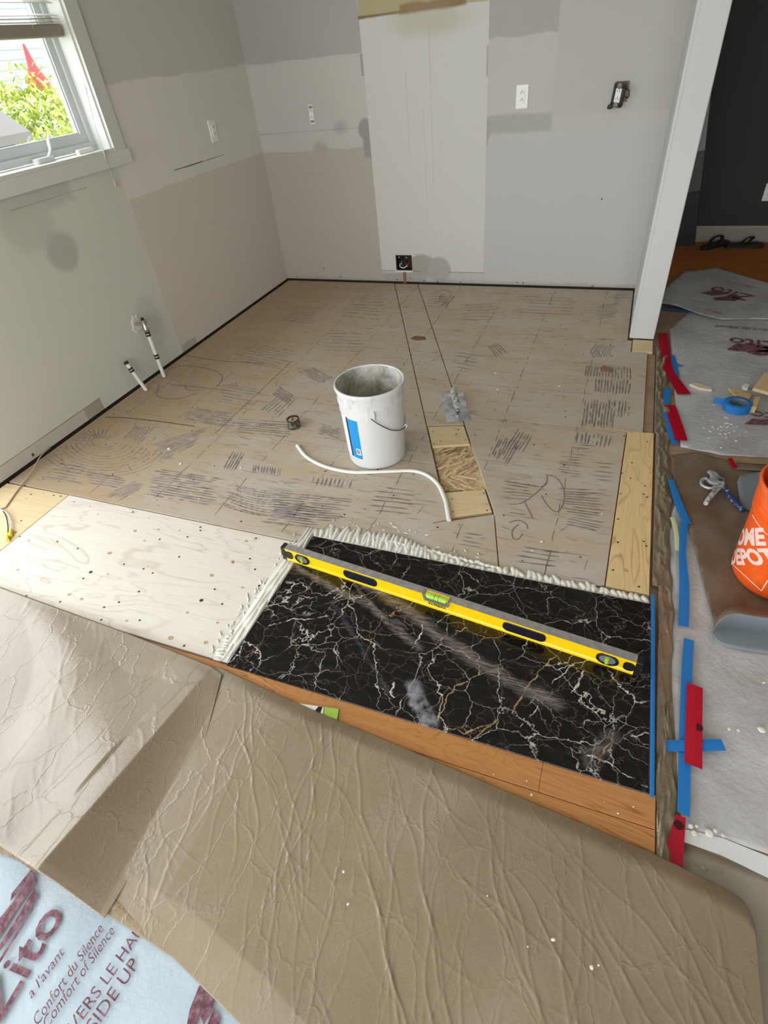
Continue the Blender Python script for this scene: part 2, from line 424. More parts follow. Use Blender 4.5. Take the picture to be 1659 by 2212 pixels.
yellow_m.color(yellow_m.mix(yellow_m.rng(yellow_m.noise(22, 5, .65), .60, .74, 0, .5), rgb(244, 198, 6), rgb(232, 206, 120)))
alu = M('brushed_aluminium', 0.42, rgb(168, 164, 160), metal=.55)
alu.color(alu.mix(alu.rng(alu.noise(50, 4), .4, .7), rgb(160, 156, 152), rgb(186, 182, 178)))
black_plastic = M('black_plastic', 0.4, rgb(22, 22, 25))
slot_m = M('slot_lining', 0.25, rgb(24, 28, 40))
vial_m = M('vial_green', 0.12, rgb(170, 214, 70)); vial_m.b.inputs['Transmission Weight'].default_value = .2
vial_d = M('vial_housing', 0.25, rgb(112, 118, 112))
trowel_m = M('trowel_plate', 0.4, rgb(170, 172, 178), metal=.5)
trowel_m.color(trowel_m.mix(trowel_m.rng(trowel_m.noise(13, 5, .6, .6), .40, .62), rgb(158, 160, 166), rgb(214, 214, 218)))
grey_mortar = M('grey_mortar', .8)
grey_mortar.color(grey_mortar.mix(grey_mortar.rng(grey_mortar.noise(60, 5), .4, .62), rgb(118, 114, 106), rgb(204, 202, 196)))
grey_mortar.bump(grey_mortar.noise(150, 4), .5, .003)
navy_m = M('navy_grip', .4); navy_m.color(navy_m.mix(navy_m.rng(navy_m.noise(90, 5, .7), .55, .64), rgb(36, 52, 104), rgb(190, 192, 198)))
cable_m = M('white_cable', .4, rgb(232, 230, 226))
beige_cable = M('beige_cable', .5, rgb(190, 172, 142))
pex = M('white_pipe', .35, rgb(224, 220, 212))
chrome = M('chrome', .15, rgb(200, 196, 190), metal=1.0)
outlet_m = M('outlet_white', .35, rgb(236, 236, 230))
tan_board = M('raw_drywall', .85, rgb(176, 140, 108))
raw_wood = ply('raw_offcut', rgb(216, 190, 142), rgb(200, 170, 120), rgb(160, 124, 80), 'x', seed=4.1, rings=10)
chip_m = M('mortar_chip', .7, rgb(226, 222, 210))
shoe_m = M('black_rubber', .6, rgb(18, 17, 17))
shoe_b = M('brown_insole', .7, rgb(46, 38, 32))
redwire = M('red_wire', .4, rgb(150, 26, 40))
yellow_nut = M('wire_nut_yellow', .45, rgb(232, 206, 60))
copper = M('rusty_strap', .6, rgb(140, 92, 62))
osb = M('torn_wood_fibre', .85)
_of = osb.noise(5, 5, .65, .3, osb.mp(rot=(0, 0, .5), scale=(16, 3, 6)))
_oc = osb.mix(osb.rng(_of, .35, .65), rgb(196, 164, 116), rgb(226, 200, 154))
_oc = osb.mix(osb.rng(osb.noise(7, 4, .6, .5), .52, .64, 0, .85), _oc, rgb(120, 96, 78))
osb.color(_oc); osb.bump(_of, .9, .008)
glass_m = bpy.data.materials.new('window_glass'); glass_m.use_nodes = True
_t = glass_m.node_tree; _t.nodes.remove(_t.nodes['Principled BSDF'])
_tr = _t.nodes.new('ShaderNodeBsdfTransparent'); _gl = _t.nodes.new('ShaderNodeBsdfGlossy'); _gl.inputs['Roughness'].default_value = .02
_mx = _t.nodes.new('ShaderNodeMixShader'); _mx.inputs[0].default_value = .07
_t.links.new(_tr.outputs[0], _mx.inputs[1]); _t.links.new(_gl.outputs[0], _mx.inputs[2])
_t.links.new(_mx.outputs[0], _t.nodes['Material Output'].inputs[0])

# black marble tile
marble = M('black_marble', 0.16, spec=0.45)
def build_marble():
    m = marble
    p = m.tc()
    warp = m.vm('SCALE', m.vm('SUBTRACT', m.noise(7, 5, .6, 0, out=1), (.5, .5, .5)), scale=.07)
    warp2 = m.vm('SCALE', m.vm('SUBTRACT', m.noise(26, 4, .6, 0, out=1), (.5, .5, .5)), scale=.030)
    q = m.vm('ADD', m.vm('ADD', p, warp), warp2)
    st = m.noise(4, 6, .7, .3, m.mp(rot=(0, 0, .62), scale=(2, 16, 1)))
    c = m.mix(m.rng(st, .45, .75), rgb(8, 7, 10), rgb(30, 27, 27))
    # streaky smoke
    c = m.mix(m.math('MULTIPLY', m.rng(st, .60, .78), m.rng(m.noise(3, 3), .5, .65, 0, .5)), c, rgb(92, 88, 86))
    k1 = m.noise(5.5, 3, .5, 0, m.mp(loc=(2, 5, 0))); k2 = m.noise(8, 3, .5, 0, m.mp(loc=(9, 1, 0)))
    v1 = m.vor(8.5, vec=m.mp(q, scale=(1, 1.25, 1), rot=(0, 0, .5)))
    v2 = m.vor(19, vec=m.mp(q, scale=(1, 1.4, 1), rot=(0, 0, .9), loc=(3, 1, 0)))
    v3 = m.vor(5.0, vec=m.mp(q, scale=(1, 1.0, 1), rot=(0, 0, .2), loc=(7, 2, 0)))
    f2 = m.math('MULTIPLY', m.rng(v2, .0, .014, 1, 0), m.rng(k2, .40, .55, 0.1, .75))
    c = m.mix(f2, c, rgb(128, 118, 108))
    f1 = m.math('MULTIPLY', m.rng(v1, .0006, .0085, 1, 0), m.rng(k1, .38, .56, .06, .95))
    c = m.mix(f1, c, m.mix(m.rng(k2, .45, .6), rgb(196, 192, 186), rgb(168, 142, 108)))
    f3 = m.math('MULTIPLY', m.rng(v3, .0006, .0066, 1, 0), m.rng(k2, .38, .54, .06, .9))
    c = m.mix(f3, c, rgb(214, 208, 198))
    # broad drifting bands and bright strokes, traced
    q2 = m.vm('ADD', m.vm('ADD', p, m.vm('SCALE', warp, scale=.30)), m.vm('SCALE', warp2, scale=1.1))
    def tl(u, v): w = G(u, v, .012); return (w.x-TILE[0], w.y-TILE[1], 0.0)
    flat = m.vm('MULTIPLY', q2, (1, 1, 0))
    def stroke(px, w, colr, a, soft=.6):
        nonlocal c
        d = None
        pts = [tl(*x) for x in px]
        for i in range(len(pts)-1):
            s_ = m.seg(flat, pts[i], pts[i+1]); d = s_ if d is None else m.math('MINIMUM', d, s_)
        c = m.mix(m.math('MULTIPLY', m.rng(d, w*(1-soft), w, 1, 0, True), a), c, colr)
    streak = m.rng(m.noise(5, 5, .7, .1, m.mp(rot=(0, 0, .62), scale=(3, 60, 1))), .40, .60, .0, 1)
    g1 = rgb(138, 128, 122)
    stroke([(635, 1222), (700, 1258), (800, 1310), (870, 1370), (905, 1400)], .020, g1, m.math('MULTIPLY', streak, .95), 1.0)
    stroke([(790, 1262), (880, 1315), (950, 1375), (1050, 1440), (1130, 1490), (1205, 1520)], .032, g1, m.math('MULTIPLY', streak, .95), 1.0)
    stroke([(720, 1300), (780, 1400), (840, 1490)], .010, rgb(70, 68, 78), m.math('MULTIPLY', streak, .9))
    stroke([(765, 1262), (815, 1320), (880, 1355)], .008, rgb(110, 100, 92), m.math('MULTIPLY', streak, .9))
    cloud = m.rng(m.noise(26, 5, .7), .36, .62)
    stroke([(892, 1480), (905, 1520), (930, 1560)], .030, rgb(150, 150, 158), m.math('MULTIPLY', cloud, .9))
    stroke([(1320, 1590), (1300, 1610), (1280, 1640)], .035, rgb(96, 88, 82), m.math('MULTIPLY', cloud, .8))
    k3 = m.noise(22, 3, .6, 0, m.mp(loc=(4, 8, 0)))
    wv = rgb(216, 212, 204); tv = rgb(176, 146, 108)
    for px in ([(580, 1350), (630, 1340), (680, 1335), (720, 1325)], [(850, 1475), (845, 1492), (852, 1505)], [(1115, 1580), (1140, 1550), (1165, 1525)],
               [(1270, 1630), (1330, 1655), (1400, 1700)], [(1355, 1592), (1378, 1590), (1398, 1578)], [(1190, 1478), (1220, 1450), (1245, 1425)],
               [(1240, 1498), (1255, 1470), (1262, 1450)], [(945, 1345), (960, 1330), (1000, 1318)], [(890, 1400), (905, 1375), (915, 1350)]):
        stroke(px, .0028, wv, m.rng(k3, .40, .56, 0, .95), .9)
    for px in ([(945, 1555), (965, 1510), (980, 1485), (1010, 1470)], [(955, 1565), (1000, 1585), (1060, 1560)], [(1025, 1600), (1050, 1570), (1075, 1550)],
               [(1105, 1540), (1130, 1500), (1165, 1450), (1240, 1380)], [(1290, 1650), (1320, 1600), (1330, 1560)], [(1020, 1300), (1060, 1330), (1085, 1370)]):
        stroke(px, .0030, tv, m.rng(k3, .38, .54, .05, .9), .9)
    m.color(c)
TILE = (-0.6, 0.3022, 0.012)
build_marble()

# ================================================================ STRUCTURE: floor
sl = MB().box(-2.98, 0.0, -0.085, YB+.06, -.06, -.0185); sl.box(-2.98, .012, -3.3, -.085, -.06, -.011)
sl.box(0.0, 2.3, -.2, 4.75, -.06, HF); sl.box(.012, 2.3, -3.3, -.2, -.06, HF)
floor = struct('floor', sl, subfloor_m)
ZT = 0.0
def panel(name, poly, mat, z1=ZT, z0=-.018, ch=.0012, label=None, gap=.0018, parent=None):
    n = len(poly); ar = sum(poly[i][0]*poly[(i+1) % n][1]-poly[(i+1) % n][0]*poly[i][1] for i in range(n))
    if ar < 0: poly = poly[::-1]
    poly = inset(poly, gap)
    o = obj(name, MB().prism(poly, z0, z1, ch=ch), mat, parent or floor)
    if label: o['label'] = label
    return o
ye, yb = .570, YB-.012          # front edge / back edge of old plywood
xl = XL+.012
def Lx(y): return -.727-.4502*(y-.834)
def Rx(y): return -.566-.4531*(y-.919)
k_ = (-.727, .834); l_ = (-.566, .919)
# old panels left of the cut channel
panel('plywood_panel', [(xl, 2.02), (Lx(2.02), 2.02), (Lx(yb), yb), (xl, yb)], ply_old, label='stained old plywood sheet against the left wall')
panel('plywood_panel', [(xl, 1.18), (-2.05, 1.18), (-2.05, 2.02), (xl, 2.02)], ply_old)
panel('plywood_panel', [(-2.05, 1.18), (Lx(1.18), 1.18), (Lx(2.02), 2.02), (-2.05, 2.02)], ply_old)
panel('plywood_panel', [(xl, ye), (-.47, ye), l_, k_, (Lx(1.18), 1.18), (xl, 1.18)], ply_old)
# right of the channel
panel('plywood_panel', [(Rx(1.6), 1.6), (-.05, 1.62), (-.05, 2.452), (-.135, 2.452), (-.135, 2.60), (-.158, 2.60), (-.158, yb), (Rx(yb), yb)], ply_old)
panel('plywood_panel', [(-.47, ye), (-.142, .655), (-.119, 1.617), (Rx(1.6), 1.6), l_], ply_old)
# channel pieces
cut = 2.43
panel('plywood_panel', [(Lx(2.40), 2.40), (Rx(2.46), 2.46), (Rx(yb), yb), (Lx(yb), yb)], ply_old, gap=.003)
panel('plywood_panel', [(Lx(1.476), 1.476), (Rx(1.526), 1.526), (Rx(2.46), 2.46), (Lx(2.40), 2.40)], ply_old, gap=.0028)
panel('wood_patch', [(Lx(1.307), 1.307), (Rx(1.369), 1.369), (Rx(1.524), 1.524), (Lx(1.474), 1.474)], ply_new2, z1=-.002, gap=.005, label='small yellow plywood patch with six screws')
panel('wood_patch', [(Lx(.85), .85), (Rx(.93), .93), (Rx(1.069), 1.069), (Lx(1.003), 1.003)], ply_new2, z1=-.002, gap=.006, label='small yellow plywood patch beside the white cable end')
# torn fibre bed between the two patches
tb = MB(); P = []
for i in range(40):
    row = []
    for j in range(22):
        y = 1.02+(1.34-1.02)*i/39; x = Lx(y)+.008+(Rx(y)-Lx(y)-.016)*j/21
        row.append((x, y+.06*(j/21), -.0145+.005*rng.random()*rng.random()))
    P.append(row)
tb.grid(P, True)
o = obj('torn_wood_bed', tb, osb, floor, smooth=50); o['label'] = 'torn raw wood fibres in the open channel'
for nm, mt, cnt in (('wood_fibre', ply_new2, 34), ('wood_fibre', knot_m, 16)):
    fb_ = MB()
    for i in range(cnt):
        y = random.uniform(1.05, 1.33); t = random.uniform(.12, .88); x = Lx(y)+(Rx(y)-Lx(y))*t; a = random.gauss(1.05 if y > 1.14 else -.25, .18); L = random.uniform(.018, .045); w = random.uniform(.002, .006)
        fb_.box(-L, L, -w, w, 0, .0028, Matrix.Translation((x, y+.06*t-.03, -.0125+random.uniform(0, .003))) @ Matrix.Rotation(a, 4, 'Z') @ Matrix.Rotation(random.uniform(-.06, .06), 4, 'Y'))
    stuff(obj(nm, fb_, mt, floor))
# new sheets
panel('plywood_panel', [(-2.435, .012), (-.01, .012), (-.01, .64), (-.30, .625), (-.60, .568), (-2.435, .568)], ply_new, label='clean pale new plywood sheet with knots and screws')
panel('plywood_panel', [(xl, .012), (-2.435, .012), (-2.435, .568), (xl, .562)], ply_new2, label='narrow yellowish new plywood piece by the left wall')
panel('plywood_panel', [(-.142, .652), (-.006, .652), (-.006, 1.632), (-.118, 1.620)], ply_plank, label='yellow plywood strip along the right edge of the floor', z1=.001)
panel('wood_patch', [(-.133, 2.455), (-.024, 2.46), (-.024, 2.618), (-.133, 2.618)], ply_new2, label='small pale block at the foot of the partition wall')
o = obj('edge_strip', MB().box(-.049, -.010, 1.634, 2.45, -.018, -.008), subfloor_m, floor); o['label'] = 'rough brown lower board beside the old plywood'
# oak boards
for r in range(2):
    y1 = .004-.0805*r; y0 = y1-.0795
    xs = [-2.83, -1.62, -.243, .018] if r == 0 else [-2.83, -2.1, -.86, .018]
    for a, b in zip(xs[:-1], xs[1:]):
        panel('oak_board', [(a, y0), (b, y0), (b, y1), (a, y1)], oak, z1=.008, z0=-.018, gap=.0004, ch=.0008)
panel('oak_board', [(-2.83, -2.6), (.018, -2.6), (.018, -.158), (-2.83, -.158)], oak, z1=.008, z0=-.011, gap=.0004)
# hall oak at the far end
for r in range(10):
    y0 = 3.3+.128*r
    panel('oak_board', [(-.015, y0), (1.6, y0), (1.6, y0+.127), (-.015, y0+.127)], oak_dark, z1=HF+.004, z0=HF, gap=.0004, ch=.0005)

# ---- thinset residue, grid, screws, knots, marker lines
def pxl(*pts): return [G(u, v) for u, v in pts]
res = MB()
def rib(a, b, w, wob=.0012, brk=.22):
    L = (b-a).length; n = max(2, int(L/.018)); pts = []; t = (b-a).normalized() if L > 0 else Vector((1, 0, 0)); nn = Vector((-t.y, t.x, 0)); ph = random.random()*6
    ww = []
    def flush():
        if len(pts) > 1:
            ww[0] *= .3; ww[-1] *= .3
            res.ribbon(list(pts), list(ww), .0002, .0005)
        pts.clear(); ww.clear()
    for i in range(n+1):
        p = a+(b-a)*(i/n)+nn*(math.sin(i*.6+ph)*wob+random.uniform(-wob, wob)*.4)
        if inside(p): pts.append(p); ww.append(w*random.uniform(.6, 1.25))
        else: flush()
        if random.random() < brk: flush()
    flush()
def inside(p):
    if not (xl+.01 < p.x < -.055 and ye+.008 < p.y < yb-.01): return False
    if p.x > -.15 and p.y < 1.64: return False
    if p.x > -.145 and p.y > 2.43: return False
    if .84 < p.y < 1.53 and Lx(p.y)-.006 < p.x < Rx(p.y)+.006: return False
    return True
def patch(c0, c1, c2, c3, n, w=.0076, brk=.06, arc=0.0):
    """ribs run c0->c1, stacked from c0-c1 to c3-c2 (pixels)"""
    A, B, Cc, D = pxl(c0, c1, c2, c3)
    for i in range(n):
        t = (i+random.uniform(-.12, .12))/(n-1); a = A.lerp(D, t); b = B.lerp(Cc, t)
        s0 = random.uniform(0, .14); s1 = 1-random.uniform(0, .14)
        a2 = a.lerp(b, s0); b2 = a.lerp(b, s1)
        if arc:
            t_ = (b2-a2); nn = Vector((-t_.y, t_.x, 0))*arc; mid = (a2+b2)/2+nn
            sp = spline([a2, mid, b2], 6)
            for q in range(len(sp)-1): rib(sp[q], sp[q+1]+(sp[q+1]-sp[q])*.1, w, .0004, brk*.35)
        else: rib(a2, b2, w, .0012, brk)
PATCHES = [
 ((332,1012),(478,1035),(471,1093),(309,1066),12), ((498,1047),(640,1062),(640,1124),(475,1089),12,.0068,.08,-.06), ((324,962),(451,923),(424,958),(347,996),10),
 ((482,1015),(505,973),(530,975),(505,1018),5), ((548,1004),(545,1022),(604,1028),(607,1010),11), ((500,905),(650,915),(640,945),(490,930),7),
 ((580,1062),(762,1080),(750,1127),(580,1115),11), ((600,1085),(700,1100),(690,1140),(560,1125),9), ((680,1028),(674,1050),(755,1056),(762,1036),10), ((585,847),(628,876),(640,860),(600,832),6),
 ((642,800),(700,832),(722,818),(668,792),6), ((690,915),(742,930),(735,948),(684,934),6), ((1049,743),(1078,775),(1098,765),(1070,738),5),
 ((1060,990),(1085,935),(1120,955),(1095,1005),8), ((1282,690),(1337,682),(1339,655),(1284,661),10), ((1322,657),(1354,652),(1354,630),(1324,632),7),
 ((1284,775),(1292,742),(1330,745),(1322,775),8,.0068,.06,.15), ((1262,815),(1268,788),(1362,790),(1362,822),16), ((1285,850),(1288,815),(1362,820),(1356,856),12),
 ((1258,925),(1266,862),(1330,862),(1322,930),11), ((1335,905),(1338,862),(1360,865),(1356,905),4), ((1245,958),(1250,932),(1320,940),(1312,972),9),
 ((1205,1056),(1312,1060),(1302,1150),(1215,1130),15), ((1204,985),(1262,990),(1258,1032),(1200,1024),8), ((1096,965),(1122,925),(1150,940),(1125,980),6),
 ((930,625),(980,625),(975,665),(915,660),8), ((1000,660),(1080,655),(1075,690),(990,690),6), ((935,660),(960,630),(985,635),(960,668),6),
 ((1120,640),(1250,645),(1245,680),(1110,675),6), ((760,640),(840,640),(825,690),(730,680),8), ((620,665),(700,668),(685,700),(600,690),7),
 ((530,740),(640,760),(620,800),(500,775),8), ((480,830),(560,842),(545,880),(465,865),7), ((400,880),(520,895),(505,925),(395,905),8),
 ((190,1020),(275,1035),(268,1055),(180,1040),5), ((225,1072),(300,1035),(318,1048),(250,1085),7), ((120,1000),(190,1012),(180,1045),(95,1030),6), ((265,950),(300,915),(335,920),(300,960),7),
 ((800,1050),(900,1062),(890,1110),(790,1100),6), ((1120,1180),(1220,1195),(1215,1225),(1110,1210),4), ((1085,1040),(1160,1050),(1150,1080),(1080,1075),6),
 ((700,720),(800,722),(790,760),(690,755),6), ((560,890),(610,850),(640,860),(600,900),6), ((1000,1150),(1050,1158),(1045,1185),(990,1175),4),
 ((1280,1000),(1330,1003),(1325,1040),(1275,1035),5), ((1230,960),(1290,965),(1285,985),(1225,980),4), ((980,760),(1040,770),(1030,800),(975,790),5),
]
for p in PATCHES: patch(*p)
# swirl by the left wall
for k in range(11):
    ax, ay = 28+11.5*k, 15+6.2*k; prev = None
    for i in range(26):
        a = math.radians(18+150*i/25+random.uniform(-1, 1)); q = G(225+ax*math.cos(a), 952+ay*math.sin(a))
        if prev is not None and random.random() > .16: rib(prev, q, .006, .0003, 0)
        prev = q
for k in range(14):
    a = math.radians(190+k*11); rib(G(215+18*math.cos(a), 955+9*math.sin(a)), G(215+62*math.cos(a), 955+30*math.sin(a)), .006, .001, .05)
# loose short strokes in the grain
for i in range(1100):
    p = Vector((random.uniform(-2.8, -.06), random.uniform(.6, 3.38), 0)); L = abs(random.gauss(.03, .03))+.008
    a = random.gauss(0, .12) if random.random() < .85 else random.uniform(0, PI)
    rib(p, p+Vector((math.cos(a), math.sin(a), 0))*L, random.uniform(.0018, .0042), .0006, .1)
# grid ghost lines of the removed tiles
for x in (-.335, -.67, -1.005, -1.34, -1.675, -2.01, -2.345, -2.68):
    rib(Vector((x, .60, 0)), Vector((x+random.uniform(-.01, .01), 3.39, 0)), .0042, .002, .30)
for y in (.93, 1.265, 1.60, 1.935, 2.27, 2.605, 2.94, 3.27):
    rib(Vector((-2.8, y, 0)), Vector((-.07, y+random.uniform(-.01, .01), 0)), .0036, .002, .32)
o = stuff(obj('thinset_residue', res, residue, floor)); o['label'] = 'grey combed mortar traces on the old plywood'
# saw overcut and joints
jm = MB()
for pts, w in (([(935, 1130), (968, 1124)], .003), ([(227, 901), (300, 905), (421, 921)], .006), ([(403, 768), (482, 780), (575, 785)], .005)):
    jm.ribbon(spline(pxl(*pts), 4), w, .0003, .0003)
o = stuff(obj('saw_line', jm, joint_m, floor))
mk = MB()
zq = lambda x, y: (1100+x/2.968, 580+y/2.968)
for pts in ([(90,1385),(190,1400),(235,1385),(243,1340),(240,1325)], [(240,1322),(310,1350),(352,1430),(345,1510),(310,1560),(265,1540),(225,1490),(208,1455)],
            [(0,1510),(60,1510),(120,1480),(190,1425),(240,1370)], [(95,1490),(130,1560),(150,1600)], [(0,1565),(105,1580)], [(60,1640),(20,1680),(25,1730),(60,1735),(85,1700)],
            [(0,1630),(60,1615),(110,1640),(118,1670)]):
    mk.ribbon(spline([G(*zq(*p)) for p in pts], 6), .0046, .0007, .0002)
for pts in ([(355,800),(400,790),(450,797),(480,812),(470,835)], [(345,830),(340,855),(380,862),(425,850)], [(400,830),(405,842),(440,843)], [(370,832),(440,838),(500,845)]):
    mk.ribbon(spline(pxl(*pts), 6), .006, .0007, .0002)
o = stuff(obj('marker_scribble', mk, marker_m, floor)); o['label'] = 'handwritten marker scribble on the plywood'
def disc(mb, p, r, z, sx=1.0, n=10):
    mb.add([(p.x+r*sx*math.cos(2*PI*i/n), p.y+r*math.sin(2*PI*i/n), z) for i in range(n)], [tuple(range(n))])
sc = MB()
for u, v in [(53,1049),(67,1068),(116,1070),(131,1072),(46,1125),(34,1150),(43,1159),(124,1170),(287,1106),(433,1139),(433,1146),(387,1203),(540,1207),(553,1163),(464,1273),(398,1395),(219,1339),(257,1301),(268,1219),(310,1229),(168,1185),(551,1230),(480,1305),(57,1287),(302,1340),(560,1265),(300,1278),(225,1312),(130,1300),(180,1250),(345,1165),(405,1160),(330,1238)]:
    disc(sc, G(u, v), .0042, .0006)
for u, v in [(196,1236),(435,1297)]: disc(sc, G(u, v), .0068, .0006, 1.1)
for i in range(170):
    p = Vector((random.choice([random.uniform(-2.8, -.07)]), random.uniform(.6, 3.35), 0))
    if inside(p): disc(sc, p, random.uniform(.0026, .0045), .0009)
for u, v in [(1348,942),(1398,955),(1343,1023),(1362,1034),(1393,1050),(1398,1075),(1390,1068),(1335,1122),(1390,1170),(1335,1172),(1324,1232),(1380,1268),(1396,1180),(1365,1000)]:
    disc(sc, G(u, v), .0038, .0016)
for u, v in [(935,932),(990,928),(985,938),(1005,950),(937,958),(1012,933),(968,1058),(1045,1065),(1052,1102),(978,1105)]: disc(sc, G(u, v), .0036, -.0012)
o = stuff(obj('screw_hole', sc, screw_m, floor))
kn = MB()
for u, v, r in [(237,1195,.016),(292,1147,.012),(343,1144,.010),(458,1243,.014),(503,1213,.012),(503,1216,.009),(388,1146,.008),(62,1168,.010),(38,1231,.012),(176,1294,.013),(150,1284,.013),(274,1341,.010),(369,1378,.016),(445,1388,.013),(405,1323,.010),(532,1169,.012),(312,1168,.009),(524,1269,.009),(160,1084,.010),(195,1094,.008),(233,1240,.008),(57,1077,.010),(94,1065,.010),(470,1345,.009),(212,1111,.008),(320,1223,.007)]:
    disc(kn, G(u, v), r*.5, .0003, 1.3, 14)
for u, v, r in [(1340,1067,.008),(1352,1232,.010),(1333,1172,.006)]: disc(kn, G(u, v), r*.8, .0013, 1, 12)
for u, v, r in [(987,937,.008),(952,952,.008),(977,1077,.008),(1052,1088,.008)]: disc(kn, G(u, v), r*.8, -.0015, 1, 12)
o = stuff(obj('wood_knot', kn, knot_m, floor))

# ================================================================ STRUCTURE: walls
WT = .14; GAPZ = .012; ZC = 2.45
# left wall with window opening and patio opening
WY0, WY1, WZ0, WZ1 = .75, 1.975, 1.14, 2.08
PY0, PY1, PZ1 = -1.5, .50, 2.06
wl = MB()
def wbox(y0, y1, z0, z1): wl.box(XL-WT, XL, y0, y1, z0, z1)
wbox(-3.3, PY0, GAPZ, ZC); wbox(PY0, PY1, PZ1, ZC); wbox(PY1, WY0, GAPZ, ZC); wbox(WY0, WY1, GAPZ, WZ0); wbox(WY0, WY1, WZ1, ZC); wbox(WY1, YB+.14, GAPZ, ZC)
wall_left = struct('wall_left', wl, paint_left)
obj('sole_plate', MB().box(XL-WT, XL-.004, PY1, YB+.1, -.03, GAPZ), gap_dark, wall_left)
# back wall with openings for the two electrical boxes
bx0, bx1, bz0, bz1 = -1.865, -1.735, .095, .205      # black box hole
hx0, hx1, hz0, hz1 = -.462, -.388, 1.045, 1.14        # hole behind loose outlet
wb = MB()
xs = [XL-WT, bx0, bx1, hx0, hx1, -.023]; zs = [GAPZ, bz0, bz1, hz0, hz1, ZC]
for i in range(5):
    for j in range(5):
        if (i == 1 and j == 1) or (i == 3 and j == 3): continue
        wb.box(xs[i], xs[i+1], YB, YB+.12, zs[j], zs[j+1])
wall_back = struct('wall_back', wb, paint_back)
obj('sole_plate', MB().box(XL, -.15, YB+.004, YB+.1, -.03, GAPZ), gap_dark, wall_back)
obj('hole_backing', MB().box(hx0, hx1, YB+.02, YB+.03, hz0, hz1), tan_board, wall_back)
# screw dots along the base
sd = MB()
for u, v in [(640,597),(735,597),(858,604),(887,601),(916,607),(945,609),(995,609),(1117,610),(1130,611),(1280,618),(700,580),(1300,430)]:
    q = OY(u, v, YB); sd.add([(q.x+.005*math.cos(a*PI/4), YB-.0006, q.z+.005*math.sin(a*PI/4)) for a in range(8)], [tuple(range(8))])
stuff(obj('screw_hole', sd, screw_m, wall_back))
# partition wall (its end faces the camera)
PX0, PX1, PYF = -.152, -.023, 2.625
pw = MB().prism(rrect(PX0, PX1, PYF, 4.62, .006, 3), .004, ZC)
wall_right = struct('wall_right', pw, paint_post)
obj('corner_bead', MB().box(PX0-.0015, PX0+.012, PYF-.0015, PYF+.03, .01, ZC-.001), paint_post, wall_right)
# hall: far dark wall and side wall, ceiling, rear wall
wf = MB().box(PX1, 2.3, 4.60, 4.74, HF, ZC); wall_far = struct('wall_far', wf, paint_dark)
bbm = MB().prism([(0, 0), (.012, 0), (.012, .10), (.006, .115), (0, .115)], 0, 2.1, Matrix(((0, 0, 1, PX1), (-1, 0, 0, 4.60), (0, 1, 0, HF+.004), (0, 0, 0, 1))))
struct('baseboard_far', bbm, dark_base, fix=True)
struct('wall_side', MB().box(2.16, 2.3, -3.3, 4.6, HF, ZC), paint_post)  # unseen side wall, added to block light and bounce some back
rw = MB(); rw.box(XL, -2.5, -3.4, -3.3, -.02, ZC); rw.box(1.0, 2.3, -3.4, -3.3, -.02, ZC); rw.box(-2.5, 1.0, -3.4, -3.3, -.02, .3); rw.box(-2.5, 1.0, -3.4, -3.3, 2.25, ZC)  # wide opening is unseen, added and sized for fill light
struct('wall_rear', rw, paint_post)
struct('ceiling', MB().box(XL-WT, 2.3, -3.4, 4.74, ZC, ZC+.1), paint_ceiling)
# patio door frame (beyond the left of the picture)
pd = MB()
for y0, y1 in ((PY0, PY0+.06), (PY1-.06, PY1), (-.60, -.50)): pd.box(XL-.10, XL-.04, y0, y1, .0, PZ1)
pd.box(XL-.10, XL-.04, PY0, PY1, -.02, .06); pd.box(XL-.10, XL-.04, PY0, PY1, PZ1-.06, PZ1)
door = struct('door_1', pd, vinyl); door['label'] = 'white sliding patio door in the left wall'
obj('glass_pane', MB().box(XL-.074, XL-.070, PY0+.06, PY1-.06, .06, PZ1-.06), glass_m, door)

# ---- window
win = thing('window_1', '', ''); del win['label']; del win['category']; win['kind'] = 'structure'
win.location = (0, 0, 0)
XF = XL-.115
fr = MB()      # jamb liner
fr.box(XL-WT, XL+.001, WY1-.012, WY1, WZ0, WZ1); fr.box(XL-WT, XL+.001, WY0, WY0+.012, WZ0, WZ1); fr.box(XL-WT, XL+.001, WY0, WY1, WZ1-.012, WZ1)
obj('window_jamb', fr, white_trim, win)
f2 = MB()
def frame(mb, x0, x1, y0, y1, z0, z1, w):
    mb.box(x0, x1, y0, y0+w, z0, z1); mb.box(x0, x1, y1-w, y1, z0, z1); mb.box(x0, x1, y0+w, y1-w, z0, z0+w); mb.box(x0, x1, y0+w, y1-w, z1-w, z1)
frame(f2, XF-.02, XF+.03, WY0+.012, WY1-.012, WZ0+.012, WZ1-.012, .028)
obj('window_frame', f2, vinyl, win)
f3 = MB(); frame(f3, XF-.015, XF+.018, WY0+.04, WY1-.04, WZ0+.04, WZ1-.04, .038)
frame(f3, XF-.012, XF+.010, WY0+.078, WY1-.078, WZ0+.078, WZ1-.078, .008)
sash = obj('window_sash', f3, vinyl, win)
obj('glass_pane', MB().box(XF-.004, XF, WY0+.08, WY1-.08, WZ0+.08, WZ1-.08), glass_m, sash)
obj('window_sill', MB().box(XL-WT, XL+.016, WY0-.02, WY1+.001, WZ0-.012, WZ0+.004), white_trim, win)
cs = MB(); cs.prism([(XL, WY1-.002), (XL+.018, WY1-.002), (XL+.014, WY1+.085), (XL, WY1+.085)], WZ0-.014, WZ1+.09)
cs.prism([(XL, WY0-.085), (XL+.014, WY0-.085), (XL+.018, WY0+.002), (XL, WY0+.002)], WZ0-.014, WZ1+.09)
cs.box(XL, XL+.017, WY0-.085, WY1+.085, WZ1, WZ1+.09)
obj('window_casing', cs, white_trim, win)
